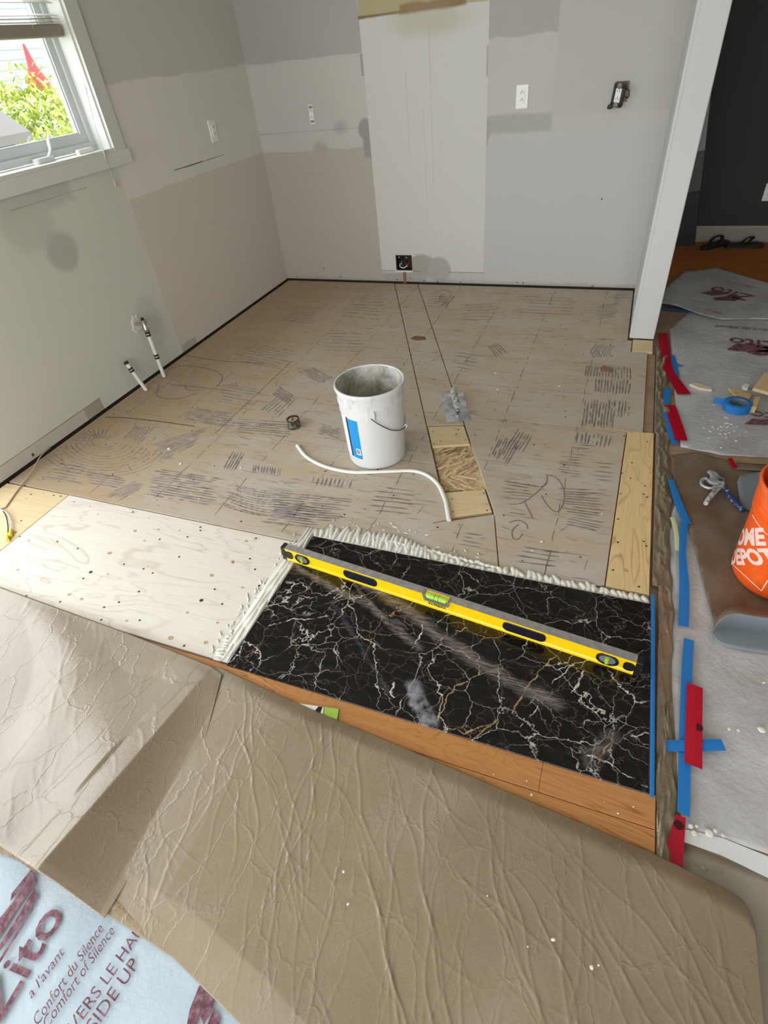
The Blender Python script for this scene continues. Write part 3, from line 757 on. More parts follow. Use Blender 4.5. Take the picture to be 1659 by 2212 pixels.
obj('window_apron', MB().box(XL, XL+.02, WY0-.1, WY1+.10, WZ0-.075, WZ0-.012), white_trim, win)
# crank operator and sash lock
cr = MB(); cy = 1.58
cr.prism(rrect(-.055, .055, -.02, .02, .015), 0, .022, Matrix.Translation((XF+.06, cy, WZ0+.004)) @ Matrix.Rotation(PI/2, 4, 'Z'))
crank = obj('crank_handle', cr, vinyl, win)
obj('crank_arm', MB().tube(spline([(XF+.06, cy+.035, WZ0+.026), (XF+.075, cy+.045, WZ0+.05), (XF+.065, cy+.065, WZ0+.085), (XF+.06, cy+.085, WZ0+.105)], 5), [.008]*12+[.007]*4, 8, .7), outlet_m, crank, smooth=60)
obj('sash_lock', MB().prism(rrect(-.05, .05, -.012, .012, .01), 0, .02, Matrix.Translation((XF+.07, 1.83, WZ0+.004)) @ Matrix.Rotation(PI/2, 4, 'Z')), outlet_m, win)

# ---- blind
slat_m = M('blind_slat', .5, rgb(214, 212, 204)); rail_m = M('blind_rail', .6, rgb(150, 140, 124))
blind = thing('venetian_blind', 'half-raised white slatted blind with beige bottom rail in the window', 'blind', (XL-.045, 1.36, 1.60))
obj('bottom_rail', MB().prism(rrect(-.024, .024, -.012, .034, .008, 3), -.585, .585, Matrix(((1, 0, 0, 0), (0, 0, 1, 0), (0, 1, 0, 0), (0, 0, 0, 1)))), rail_m, blind, fix=True)
for k in range(11):
    z = .042+.012*k if k < 3 else .072+.040*(k-2)
    a = math.radians(12 if k < 3 else 20)
    obj('slat', MB().box(-.024, .024, -.585, .585, -.0012, .0012, Matrix.Translation((0, 0, z)) @ Matrix.Rotation(a, 4, 'Y')), slat_m, blind)
obj('head_rail', MB().box(-.028, .028, -.59, .59, .43, .466), slat_m, blind)
for y in (-.42, 0, .42): obj('ladder_cord', MB().tube([(.026, y, .02), (.026, y, .43)], .0012, 5), slat_m, blind)
slotm = M('wall_cut_brown', .9, rgb(84, 74, 64))  # brown tone of the cut line on the left wall
cordm = M('blind_cord', .7, rgb(196, 190, 172))
cp = [OX(150, 60, XL-.02), OX(185, 190, XL-.02), OX(205, 270, XL-.01), OX(220, 315, XL+.02), OX(231, 350, XL+.026), OX(240, 378, XL+.016)]
cord = tag(obj('blind_cord', MB().tube(spline(cp, 5), .0016, 6), cordm), 'thin blind pull cord hanging over the window sill', 'cord')
for u, v in ((226, 333), (248, 396)):
    q = OX(u, v, XL+.022); obj('cord_tassel', MB().lathe([(.002, .018), (.005, .012), (.006, -.012), (.003, -.016)], 10, Matrix.Translation(q), True, True), cordm, cord, smooth=50)
obj('cord_tail', MB().tube([cp[-1], OX(248, 396, XL+.022)], .0014, 6), cordm, cord)
o = tag(obj('wall_slot', MB().box(XL-.001, XL+.0012, *sorted((OX(370, 347, XL).y, OX(432, 328, XL).y)), .965, .968), slotm), 'dark cut in the left wall below its outlet', 'wall cut')

# ================================================================ EXTERIOR
lawn = M('lawn', .9); lawn.color(lawn.mix(lawn.noise(5, 4), rgb(110, 130, 60), rgb(160, 170, 90)))
struct('ground', MB().box(-30, -3.0, -12, 24, -1.3, -1.2), lawn)
leaf_m = M('leaf', .5); leaf_m.color(leaf_m.mix(leaf_m.rng(leaf_m.noise(7, 3), .35, .65), rgb(120, 142, 30), rgb(172, 180, 66)))
leaf_m.b.inputs['Subsurface Weight'].default_value = 0.0
def shrub(name, label, c, rx, ry, rz, n, s):
    t = thing(name, label, 'shrub', (c[0], c[1], -1.2))
    mb = MB()
    for i in range(n):
        d = Vector((random.gauss(0, 1), random.gauss(0, 1), random.gauss(0, 1))).normalized()*random.uniform(.45, 1.0)**.6
        lump = 1+.18*math.sin(d.x*7)*math.cos(d.z*6)
        p = Vector((d.x*rx*lump, d.y*ry*lump, c[2]+1.2+d.z*rz*lump)); a = Matrix.Rotation(random.uniform(0, 6.28), 3, 'Z') @ Matrix.Rotation(random.uniform(-1, 1), 3, 'X')
        L = s*random.uniform(.6, 1.3)
        mb.add([p+a @ Vector(q) for q in ((0, -L, 0), (L*.4, 0, L*.1), (0, L, 0), (-L*.4, 0, L*.1))], [(0, 1, 2, 3)])
    stuff(obj('foliage', mb, leaf_m, t))
    st = MB()
    for k in range(5): st.tube([(random.uniform(-.1, .1), random.uniform(-.1, .1), 0), (random.uniform(-.4, .4)*rx, random.uniform(-.4, .4)*ry, c[2]+1.1)], [.03, .012], 6)
    obj('stem', st, M('bark', .9, rgb(90, 74, 58)), t)
    return t
c1 = OX(50, 225, -6.5); shrub('leafy_shrub', 'bright yellow-green leafy shrub outside the window', (c1.x, c1.y, c1.z-.50), .9, 1.0, .75, 9000, .045)
c2 = OX(140, 200, -9.6); shrub('leafy_shrub', 'smaller green shrub farther behind the yellow-green one outside', (c2.x, c2.y+.5, c2.z-.7), .8, 1.1, .8, 3000, .06)
shed_r = M('shingle_roof', .8, rgb(92, 88, 84)); shed_w = M('shed_wall', .7, rgb(62, 62, 64))
s0 = OX(42, 285, -4.9)
shed = thing('garden_shed', 'grey garden shed with a sloping shingle roof outside the window', 'shed', (s0.x, s0.y, -1.2))
obj('shed_wall', MB().box(-.5, 0, -1.6, -.08, 0, s0.z+1.13), shed_w, shed)
obj('shed_roof', MB().prism([(-.6, s0.z+1.62), (-.6, s0.z+1.67), (.12, s0.z+1.2), (.12, s0.z+1.14)], -1.7, 0.0, Matrix(((1, 0, 0, 0), (0, 0, 1, 0), (0, 1, 0, 0), (0, 0, 0, 1)))), shed_r, shed, fix=True)
u0 = OX(42, 95, -7.2); u1 = OX(84, 180, -7.2)
um = thing('patio_umbrella', 'closed red patio umbrella outside the window', 'umbrella', (u0.x, u1.y, -1.2))
obj('canopy', MB().lathe([(.012, u0.z+1.2), (.05, u0.z+1.0), (.13, u1.z+1.2), (.10, u1.z+1.1)], 16, None, True, True), M('red_canvas', .7, rgb(150, 34, 40)), um, smooth=50)
obj('pole', MB().tube([(0, 0, 0), (0, 0, u1.z+1.15)], .02, 8), white_trim, um)
siding = M('house_siding', .6, rgb(132, 144, 150))
hs = thing('neighbour_house', 'pale lap-sided house beyond the garden', 'house', (-16, 9, -1.2))
for k in range(22): obj('siding_board', MB().prism([(0, k*.2), (.03, k*.2), (.008, k*.2+.2), (0, k*.2+.2)], -8, 9, Matrix(((1, 0, 0, 0), (0, 0, 1, 0), (0, 1, 0, 0), (0, 0, 0, 1)))), siding, hs, fix=True)
obj('house_wall', MB().box(-4, 0, -8, 9, 0, 4.4), siding, hs)

# ================================================================ TILE, MORTAR, LEVEL
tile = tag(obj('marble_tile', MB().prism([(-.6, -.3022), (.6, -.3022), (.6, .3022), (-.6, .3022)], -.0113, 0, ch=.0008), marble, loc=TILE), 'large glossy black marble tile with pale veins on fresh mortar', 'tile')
mo = MB()
def ridge(a, b, w, h, n=8, taper=True):
    a = Vector(a); b = Vector(b); t = (b-a); nn = Vector((-t.y, t.x, 0)).normalized(); v = []; m_ = 6; ph = random.random()*6
    for i in range(n+1):
        s = i/n; k = (math.sin(PI*min(max(s*1.0, .0), 1.0))**.35 if taper else 1.0); k = max(k, .30)*random.uniform(.9, 1.1)
        c = a+t*s+nn*math.sin(ph+s*4)*w*.18
        for j in range(m_+1):
            g = PI*j/m_; v.append(c+nn*math.cos(g)*w*.5*k+Vector((0, 0, math.sin(g)*h*k)))
    f = []
    for i in range(n):
        for j in range(m_): f.append((i*(m_+1)+j, (i+1)*(m_+1)+j, (i+1)*(m_+1)+j+1, i*(m_+1)+j+1))
    f.append(tuple(range(m_+1))); f.append(tuple(n*(m_+1)+j for j in range(m_, -1, -1)))
    mo.add(v, f)
mo.prism([(-1.2, .606), (-.01, .606), (-.01, .636), (-.30, .640), (-.50, .625), (-.60, .632), (-.75, .662), (-.88, .690), (-1.05, .668), (-1.2, .655)], .0004, .0026, ch=.0008)
# ridges under and beyond the back edge
nr = 62
for i in range(nr):
    x = -1.195+1.18*i/(nr-1)+random.uniform(-.003, .003)
    L = .035+.02*random.random()
    if -1.16 < x < -.72: L += .03*math.exp(-((x+1.05)/.12)**2)+.02
    if -.62 < x < -.50: L = .022
    if x > -.16: L = .040
    z0 = 0.0006
    ridge((x+.004, .6130, z0), (x-random.uniform(.0, .02), .604+L, z0), .0205, .0088)
# piled bead around x=-1
for i in range(16):
    x = -1.00+.018*i; y = .66+.045*math.sin(PI*(i+1)/17)-.0025*i
    ridge((x, y-.045, .0006), (x-.012, y+.018, .0006), .018, .012)
for i in range(26):
    x = -1.0+.020*i; ridge((x, .668-.0012*i+random.uniform(-.004, .004), .0008), (x+.026, .667-.0012*i+random.uniform(-.004, .004), .0008), .013, .010, 4)
for i in range(60):   # crumbs behind
    x = random.uniform(-1.19, -.5); y = random.uniform(.66, .76)-(.05 if x > -.75 else 0); a = random.uniform(0, 6.3); L = random.uniform(.006, .02)
    ridge((x, y, .0005), (x+math.cos(a)*L, y+math.sin(a)*L, .0005), .005, .003, 3)
tag(obj('mortar_ridge', mo, mortar_m, smooth=60), 'fresh white notched mortar comb along the back edge of the black tile', 'mortar')
mo = MB()
mo.prism([(-1.255, .012), (-1.2015, .012), (-1.2015, .655), (-1.235, .652), (-1.262, .4)], .0004, .0026, ch=.0008)
# long ridges beside the left edge
for k, (dx, w, h) in enumerate([(-1.2105, .013, .010), (-1.229, .011, .008), (-1.246, .010, .006)]):
    y = -.0
    while y < .62:
        L = random.uniform(.07, .2); ridge((dx+random.uniform(-.002, .002), max(y, .014), .0006), (dx+random.uniform(-.002, .002), min(y+L, .66), .0006), w, h, 10); y += L*.94
for i in range(42):
    y = random.uniform(.02, .60); x = -1.262-random.random()*.025; a = random.uniform(1.1, 2.4); L = random.uniform(.008, .03)
    ridge((x, y, .0005), (x+math.cos(a)*L, y+math.sin(a)*L, .0005), .006, .004, 4)
for i in range(10):
    y = .02+.012*i; ridge((-1.225-.004*i, y, .0005), (-1.26-.004*(i % 4), y-.01, .0005), .012, .008, 5)
tag(obj('mortar_ridge', mo, mortar_m, smooth=60), 'long white mortar ridges between the black tile and new plywood', 'mortar')

lv0 = G(622, 1210, .0125); lv1 = G(1364, 1457, .0125)
ang = math.atan2(lv1.y-lv0.y, lv1.x-lv0.x); LEN = 1.2192; mid = (lv0+lv1)/2
level = thing('spirit_level', 'long yellow spirit level with grey top edge lying across the black tile', 'spirit level', (mid.x, mid.y, .0124), (0, 0, ang))
LH, LT = .060, .027; hl = LEN/2-.012
RX = Matrix(((0, 0, 1, 0), (1, 0, 0, 0), (0, 1, 0, 0), (0, 0, 0, 1)))     # (y,z,x) profile
prof = [(0, 0), (LT, 0), (LT, .008), (LT-.003, .012), (LT-.003, LH-.012), (LT, LH-.008), (LT, LH-.0012), (0, LH-.0012), (0, LH-.008), (.003, LH-.012), (.003, .012), (0, .008)]
body = obj('level_body', MB().prism(prof, -hl, hl, RX), yellow_m, level, fix=True)
tp = MB()
for a, b in ((-hl, -.046), (.046, hl)): tp.box(a, b, -.0004, LT+.0004, LH-.0014, LH)
obj('top_edge', tp, alu, level)
tb2 = MB()
tb2.box(-.046, .046, .019, LT+.0004, LH-.0014, LH)
obj('top_edge', tb2, alu, level)
for s in (-1, 1):
    e = MB().prism(rrect(-.001, LT+.001, -.0008, LH+.0008, .003, 2), s*hl if s > 0 else -hl-.016, hl+.016 if s > 0 else -hl, RX)
    obj('end_cap', e, black_plastic, level, fix=True)
    plug = MB().prism(rrect(s*hl-.030 if s > 0 else -hl, s*hl if s > 0 else -hl+.030, .012, LH-.014, .012, 4), 0, .0035, Matrix(((1, 0, 0, 0), (0, 0, -1, .0032), (0, 1, 0, 0), (0, 0, 0, 1))))
    obj('end_plug', plug, black_plastic, level, fix=True)
    # hand slot
    hx = s*.285
    ring = obj('hand_slot', MB().prism(rrect(hx-.066, hx+.066, .011, LH-.010, .017, 6), 0, .0040, Matrix(((1, 0, 0, 0), (0, 0, -1, .0032), (0, 1, 0, 0), (0, 0, 0, 1))), ch=.0012), black_plastic, level, fix=True)
    obj('slot_lining', MB().prism(rrect(hx-.060, hx+.060, .016, LH-.015, .012, 6), 0, .0003, Matrix(((1, 0, 0, 0), (0, 0, -1, -.0006), (0, 1, 0, 0), (0, 0, 0, 1)))), slot_m, ring, fix=True)
    # plumb vial
    vx = s*.525
    cfr = Matrix(((1, 0, 0, vx), (0, 0, -1, .0032), (0, 1, 0, LH/2), (0, 0, 0, 1)))
    vr = obj('plumb_vial', MB().lathe([(.0275, 0), (.0275, .005), (.0225, .0062), (.021, .003), (.0001, .003)], 32, cfr @ Matrix.Diagonal((1.12, .82, 1, 1))), black_plastic, level, smooth=40, fix=True)
    obj('vial_window', MB().lathe([(.020, .0034), (.0001, .0042)], 28, cfr @ Matrix.Diagonal((1.12, .82, 1, 1))), vial_d, vr, smooth=60, fix=True)
    obj('vial_tube', MB().tube([(vx, -.0018, LH/2-.012), (vx, -.0018, LH/2+.012)], .006, 12), vial_m, vr, smooth=50)
# centre vial
hs_ = MB().prism([(-.048, LH+.0006), (-.042, LH-.027), (.042, LH-.027), (.048, LH+.0006), (.040, LH+.0006), (.034, LH-.021), (-.034, LH-.021), (-.040, LH+.0006)], -.0035, .0185, Matrix(((1, 0, 0, 0), (0, 0, 1, 0), (0, 1, 0, 0), (0, 0, 0, 1))))
cv = obj('centre_vial_holder', hs_, vial_d, level, fix=True)
obj('vial_tube', MB().tube([(-.034, .006, LH-.0095), (.034, .006, LH-.0095)], .0105, 14), vial_m, cv, smooth=50)
for xx in (-.007, .007): obj('vial_line', MB().tube([(xx-.0006, .006, LH-.0095), (xx+.0006, .006, LH-.0095)], .0109, 14), black_plastic, cv)
for i, (w_, sz) in enumerate((('STANLEY', .011), ('FATMAX', .011))):
    v, f = text2d(w_, 0, .03, 1.15); wd = max(p[0] for p in v)
    mb = MB(); mb.add([((p[0]/wd-.5)*.062+.002, .0025, .0195-.0078*i+p[1]*.0098) for p in v], f)
    obj('lettering', mb, black_plastic, level)

# ================================================================ WHITE BUCKET
BW = (-1.165, 1.202, 0.0)
wbk = thing('white_bucket', 'open white plastic pail with blue label and mortar smears on the plywood', 'bucket', BW)
prof = [(.120, .0), (.1275, .004), (.129, .010), (.1365, .255), (.1405, .256), (.1405, .270), (.1375, .271), (.1385, .296), (.1435, .298), (.1435, .308), (.140, .310), (.142, .345), (.1475, .348), (.150, .360), (.1475, .369), (.143, .3695), (.1405, .366)]
obj('pail_body', MB().lathe(prof, 64, None, True), bucket_w, wbk, smooth=35)
obj('mortar_lining', MB().lathe([(.1405, .366), (.138, .33), (.134, .2), (.128, .03), (.10, .022), (.0001, .028)], 56, None), bucket_in, wbk, smooth=60, fix=True)
camdir = math.atan2(CAM_P.y-BW[1], CAM_P.x-BW[0])      # angle of the side facing the camera
def cyl_patch(a0, a1, z0, z1, rfun, n=14, off=.0006, mz=8):
    return MB().grid([[((rfun(z0+(z1-z0)*j/mz)+off)*math.cos(a0+(a1-a0)*i/n), (rfun(z0+(z1-z0)*j/mz)+off)*math.sin(a0+(a1-a0)*i/n), z0+(z1-z0)*j/mz) for j in range(mz+1)] for i in range(n+1)])
rw_ = lambda z: .129+(.1365-.129)*(z-.01)/.245
la = camdir-math.radians(30)
lab = obj('label', cyl_patch(la-.42, la-.02, .052, .248, rw_), label_blue, wbk, smooth=80)
obj('label_band', cyl_patch(la-.50, la-.42, .052, .252, rw_), label_black, lab, smooth=80)
obj('label_wrap', cyl_patch(la-1.6, la-.52, .052, .252, rw_), label_white, lab, smooth=80)
bc = obj('barcode', cyl_patch(la-.235, la-.055, .072, .105, rw_, off=.0010), label_white, lab, smooth=80)
for k in range(5): obj('bar', cyl_patch(la-.215+.028*k, la-.202+.028*k+.004*(k % 2), .078, .100, rw_, 2, .0014), label_black, bc)
ea = camdir+math.radians(-4)
for s in (0, PI):
    a = ea+s; T = Matrix.Rotation(a, 4, 'Z') @ Matrix.Translation((.1385, 0, .277))
    ear = obj('bail_ear', MB().prism(rrect(-.017, .017, -.022, .024, .006, 3), 0, .011, T @ Matrix(((0, 0, 1, 0), (1, 0, 0, 0), (0, 1, 0, 0), (0, 0, 0, 1))), ch=.002), bucket_w, wbk, fix=True)
# bail wire hanging on the right side
bp = []
for i in range(33):
    t = PI*i/32; axx = math.cos(t); ayy = math.sin(t)
    R_ = .151; tilt = math.radians(-48)
    x = R_*axx; d = R_*1.05*ayy
    loc = Vector((x, d*math.cos(tilt), .272+d*math.sin(tilt)))
    # keep it off the pail
    rr_ = math.hypot(loc.x, loc.y)
    if rr_ < .143: k = .143/rr_; loc.x *= k; loc.y *= k
    bp.append(Matrix.Rotation(ea, 3, 'Z') @ loc)
bail = obj('bail_wire', MB().tube(bp, .0019, 8), dark_wire, wbk, smooth=60)
obj('bail_grip', MB().tube([bp[i] for i in range(14, 20)], .008, 12), bucket_w, bail, smooth=50)
# stirring shadow inside the pail, put in as a flat grey bar
obj('shadow_streak', MB().tube([(-.10, -.03, .12), (-.06, -.055, .03)], .016, 8, .4), grey_mortar, wbk, smooth=60)

# ================================================================ ORANGE BUCKET
BO = (.366, .850, HF+.0135)
ob = thing('orange_bucket', 'orange plastic pail with white lettering standing on the hall paper', 'bucket', BO)
prof = [(.112, 0), (.122, .003), (.1265, .010), (.129, .022), (.139, .262), (.143, .263), (.143, .272), (.1395, .274), (.1405, .290), (.145, .291), (.145, .300), (.1415, .302), (.1425, .318), (.147, .319), (.147, .328), (.144, .330), (.146, .350), (.151, .353), (.1525, .362), (.150, .3695), (.146, .3695), (.144, .366)]
obj('pail_body', MB().lathe(prof, 72, None, True), orange_m, ob, smooth=35)
obj('pail_inside', MB().lathe([(.144, .366), (.138, .262), (.127, .012), (.0001, .010)], 56, None), orange_in, ob, smooth=60, fix=True)
def on_orange(u, v, off=.0006):
    d = ray(u, v); o = CAM_P-Vector(BO); best = None
    for i in range(4000):
        t = .4+i*.0009; p = o+d*t
        if 0 < p.z < .36 and math.hypot(p.x, p.y) < .129+.010*(p.z-.022)/.24: best = p; break
    return best
def orange_r(z): return .129+.010*(z-.022)/.24
a_cam = math.atan2(CAM_P.y-BO[1], CAM_P.x-BO[0])
def wrap_text(body, k0, k1, pA, pB, pC, bold=.05):
    """pA / pB: photo points of the baseline at letters k0..k1 (left edge / right edge); pC: point straight above pA at cap height"""
    v, f = text2d(body, 0, bold, 1.0)
    w = lambda t: max(p[0] for p in text2d(t, 0, bold)[0]) if t else 0.0
    sA = w(body[:k0+1])-w(body[k0]); sB = w(body[:k1+1])
    az = []
    for q in (pA, pB, pC):
        P_ = on_orange(*q); az.append(Vector((math.atan2(P_.y, P_.x) % (2*PI), P_.z)))
    eS = (az[1]-az[0])/(sB-sA); eT = (az[2]-az[0])/.70
    me = bpy.data.meshes.new('x'); me.from_pydata([(p[0], p[1], 0) for p in v], [], f)
    bm = bmesh.new(); bm.from_mesh(me)
    bmesh.ops.triangulate(bm, faces=bm.faces[:]); bmesh.ops.subdivide_edges(bm, edges=[e for e in bm.edges if e.calc_length() > .15], cuts=3, use_grid_fill=True)
    bmesh.ops.triangulate(bm, faces=bm.faces[:])
    out = MB(); vs2 = []
    for q in bm.verts:
        c = az[0]+eS*(q.co.x-sA)+eT*q.co.y; r = orange_r(c.y)+.0010
        vs2.append((r*math.cos(c.x), r*math.sin(c.x), c.y))
    bm.verts.index_update()
    out.add(vs2, [tuple(w_.index for w_ in fc.verts) for fc in bm.faces]); bm.free(); bpy.data.meshes.remove(me)
    return out
obj('lettering', wrap_text('HOME', 2, 3, (1608, 1176), (1656, 1176), (1612, 1142), .045), logo_white, ob)
obj('lettering', wrap_text('DEPOT', 1, 2, (1592, 1218), (1622, 1219), (1592, 1186), .045), logo_white, ob)
def bline(pxs):
    dl = MB()
    pts = [on_orange(*q) for q in pxs]; pts = [p for p in pts if p]
    if len(pts) > 1:
        v = []; 
        for k, p in enumerate(pts):
            n = Vector((p.x, p.y, 0)).normalized(); t = (pts[min(k+1, len(pts)-1)]-pts[max(k-1, 0)]).normalized(); s = n.cross(t).normalized()
            b = p+n*.0012; v += [b+s*.0016, b-s*.0016]
        dl.add(v, [(2*k, 2*k+1, 2*k+3, 2*k+2) for k in range(len(pts)-1)])
        obj('logo_outline', dl, logo_white, ob)
bline([(1581+i*8, 1217+9*i*.82) for i in range(9)]); bline([(1645, 1276), (1650, 1268), (1655, 1260), (1659, 1253)])
bline([(1620, 1096), (1626, 1112), (1634, 1126), (1644, 1140), (1652, 1149), (1659, 1155)])
# stick standing inside
obj_st = tag(obj('stir_stick', MB().box(-.012, .012, -.003, .003, 0, .36, Matrix.Translation((BO[0]+.02, BO[1]+.06, BO[2]+.013)) @ Matrix.Rotation(-.16, 4, 'X')), outlet_m), 'white stick standing inside the orange pail', 'stick')

# ================================================================ TROWEL, HOLE SAW, CABLES, PIPES
tc_ = [G(948, 857), G(1008, 846), G(1017, 906), G(963, 913)]
cc = sum(tc_, Vector())/4; ax = ((tc_[1]+tc_[0])/2-(tc_[2]+tc_[3])/2); ta = math.atan2(ax.y, ax.x)
trw = thing('notched_trowel', 'mortar-covered notched trowel lying beside the cut channel', 'trowel', (cc.x, cc.y, 0.001), (0, 0, ta))
tl_, tw = .140, .0575
poly = [(-tl_, -tw), (tl_, -tw)]
k = 0
y = -tw
while y < tw-.012: poly += [(tl_, y+.006), (tl_-.006, y+.006), (tl_-.006, y+.012), (tl_, y+.012)]; y += .012
poly += [(tl_, tw), (-tl_, tw)]
xx = tl_
side = []
x = -tl_
poly2 = []
obj('trowel_plate', MB().prism(poly, 0, .0016), trowel_m, trw)
obj('handle_mount', MB().prism(rrect(-.10, .12, -.007, .007, .005), .0016, .010), trowel_m, trw)
obj('handle_post', MB().tube(spline([(-.085, 0, .008), (-.088, 0, .03), (-.07, 0, .045)], 5), .007, 8), steel, trw, smooth=60)
obj('handle_post', MB().tube(spline([(.10, 0, .008), (.103, 0, .03), (.09, 0, .045)], 5), .007, 8), steel, trw, smooth=60)
obj('handle', MB().tube([(-.085, 0, .046), (-.07, 0, .047), (-.02, 0, .048), (.04, 0, .048), (.095, 0, .047), (.108, 0, .046)], [.010, .0155, .0175, .0165, .0155, .010], 14), grey_mortar, trw, smooth=60)

hsw = thing('hole_saw', 'small dark hole saw with a tan wooden plug on the plywood', 'hole saw', (G(636, 922).x, G(636, 922).y, 0), (0, 0, .6))
hb = MB(); n = 40; R0 = .032
v = []
for ring_, (r, z) in enumerate([(R0*.96, 0), (R0, .003), (R0, .046)]):
    for i in range(n): v.append((r*math.cos(2*PI*i/n), r*math.sin(2*PI*i/n), z+(.006*(i % 3)/2 if ring_ == 2 else 0)))
for ring_, (r, z) in enumerate([(R0*.86, .046), (R0*.86, .036)]):
    for i in range(n): v.append((r*math.cos(2*PI*i/n), r*math.sin(2*PI*i/n), z+(.006*(i % 3)/2 if ring_ == 0 else 0)))
f = [(k*n+i, k*n+(i+1) % n, (k+1)*n+(i+1) % n, (k+1)*n+i) for k in range(4) for i in range(n)]; f.append(tuple(range(n-1, -1, -1)))
hb.add(v, f)
scuff = M('scuffed_black', .45); scuff.color(scuff.mix(scuff.rng(scuff.noise(70, 4), .5, .66), rgb(44, 42, 42), rgb(130, 126, 122)))
obj('saw_cup', hb, scuff, hsw)
obj('wood_plug', MB().lathe([(R0*.85, .034), (R0*.84, .041), (.010, .043), (.009, .036), (.0001, .036)], 30), raw_wood, hsw, smooth=40)
obj('pilot_bit', MB().tube([(0, 0, .03), (0, 0, .058)], [.006, .003], 8), scuff, hsw)
for k in range(3): obj('side_slot', MB().box(R0-.001, R0+.0006, -.006, .006, .012, .026, Matrix.Rotation(k*2.1-1.9, 4, 'Z')), chrome, hsw)

wire = spline([G(u, v, .007) for u, v in [(642, 962), (660, 985), (690, 1003), (720, 1013), (760, 1020), (800, 1020), (850, 1018), (890, 1017), (920, 1025), (945, 1045), (960, 1075), (966, 1100), (970, 1124)]], 6)
for k in range(7): wire[-1-k].z = .0065+.0002*k
tag(obj('electrical_cable', MB().tube(wire, .0088, 12, .72), cable_m, smooth=80), 'thick white electrical cable curving around the white pail', 'cable')
bw = spline([OX(108, 967, XL+.006), G(88, 985, .03), G(68, 1020, .012), G(45, 1050, .005), G(30, 1070, .004), G(16, 1090, .004), G(6, 1098, .004), G(-40, 1110, .004)], 6)
tag(obj('thin_cable', MB().tube(bw, .0032, 8), beige_cable, smooth=80), 'thin beige cable coming out of the left wall', 'cable')
wn = thing('capped_wires', 'black and white wires ending in two yellow wire nuts on the new plywood', 'wires', G(8, 1105))
org = G(8, 1105)
def rel(u, v, z): return G(u, v, z)-org
obj('wire_sheath', MB().tube([rel(-45, 1095, .006), rel(-10, 1100, .006), rel(8, 1104, .006)], .006, 8), cable_m, wn, smooth=60)
obj('black_wire', MB().tube(spline([rel(6, 1103, .006), rel(13, 1115, .010), rel(17, 1135, .008), rel(17, 1155, .007)], 5), .0026, 8), black_plastic, wn, smooth=60)
obj('white_wire', MB().tube(spline([rel(8, 1103, .006), rel(18, 1112, .012), rel(24, 1130, .009), rel(24, 1146, .007)], 5), .0026, 8), cable_m, wn, smooth=60)
for (u0, v0), (u1, v1) in (((17, 1152), (16, 1167)), ((24, 1143), (22, 1158))):
    a = rel(u0, v0, .008); b = rel(u1, v1, .008)
    obj('wire_nut', MB().tube([a, a.lerp(b, .3), b], [.005, .0068, .0078], 10), yellow_nut, wn, smooth=40)

# pipes
pb = G(355, 814)
p1 = thing('supply_pipe', 'taller white water pipe with black bands and a chrome shutoff valve', 'pipe', pb)
d1 = Vector((-.006, .006, .33)); 
def pp(s): return d1*s
obj('pipe_tube', MB().tube([pp(-.02), pp(.5), pp(.90)], .0112, 14), pex, p1, smooth=60)
for s in (.36, .41, .78, .825): obj('crimp_ring', MB().tube([pp(s), pp(s+.030)], .0142, 14), black_plastic, p1, smooth=40)
vt = pp(.93)
vv = obj('shutoff_valve', MB().lathe([(.0105, -.02), (.0125, -.015), (.0125, .0), (.0105, .004), (.011, .032), (.013, .034), (.013, .040), (.008, .042)], 16, Matrix.Translation(vt) @ Matrix.Diagonal((1.45, 1.45, 1.15, 1)), True, True), chrome, p1, smooth=40)
obj('valve_knob', MB().tube([vt+Vector((0, 0, .040)), vt+Vector((0, 0, .058))], .009, 10), black_plastic, vv, smooth=40)
obj('valve_stub', MB().tube([vt+Vector((0, 0, .018)), (XL-pb.x+.002, vt.y, vt.z+.018)], .008, 10), chrome, vv, smooth=40)
esc = MB(); ev = []
for i in range(18):
    a = 2*PI*i/18; r = .046*random.uniform(.75, 1.15); ev.append((0, r*math.cos(a), r*math.sin(a)*1.15))
esc.add([(XL+.0005-pb.x, vt.y+q[1]+.014, vt.z+q[2]+.012) for q in ev]+[(XL+.004-pb.x, vt.y+q[1]*.8+.014, vt.z+q[2]*.8+.012) for q in ev], [tuple(range(18, 36))]+[(i, (i+1) % 18, 18+(i+1) % 18, 18+i) for i in range(18)])
obj('plaster_patch', esc, mortar_m, p1, fix=True)
obj('floor_hole', MB().lathe([(.0001, .0006), (.016, .0006)], 16), gap_dark, p1)
pb2 = G(316, 843)
p2 = thing('supply_pipe', 'short white water pipe stub leaning towards the left wall', 'pipe', pb2)
tgt = OX(272, 783, XL+.03)-pb2
obj('pipe_tube', MB().tube([tgt*-.04, tgt*.5, tgt*.95], .0112, 14), pex, p2, smooth=60)
for s in (.68, .76): obj('crimp_ring', MB().tube([tgt*s, tgt*(s+.055)], .0142, 14), black_plastic, p2, smooth=40)
obj('pipe_cap', MB().tube([tgt*.95, tgt*1.03], .0135, 14), black_plastic, p2, smooth=40)
obj('floor_hole', MB().lathe([(.0001, .0006), (.015, .0006)], 16), gap_dark, p2)

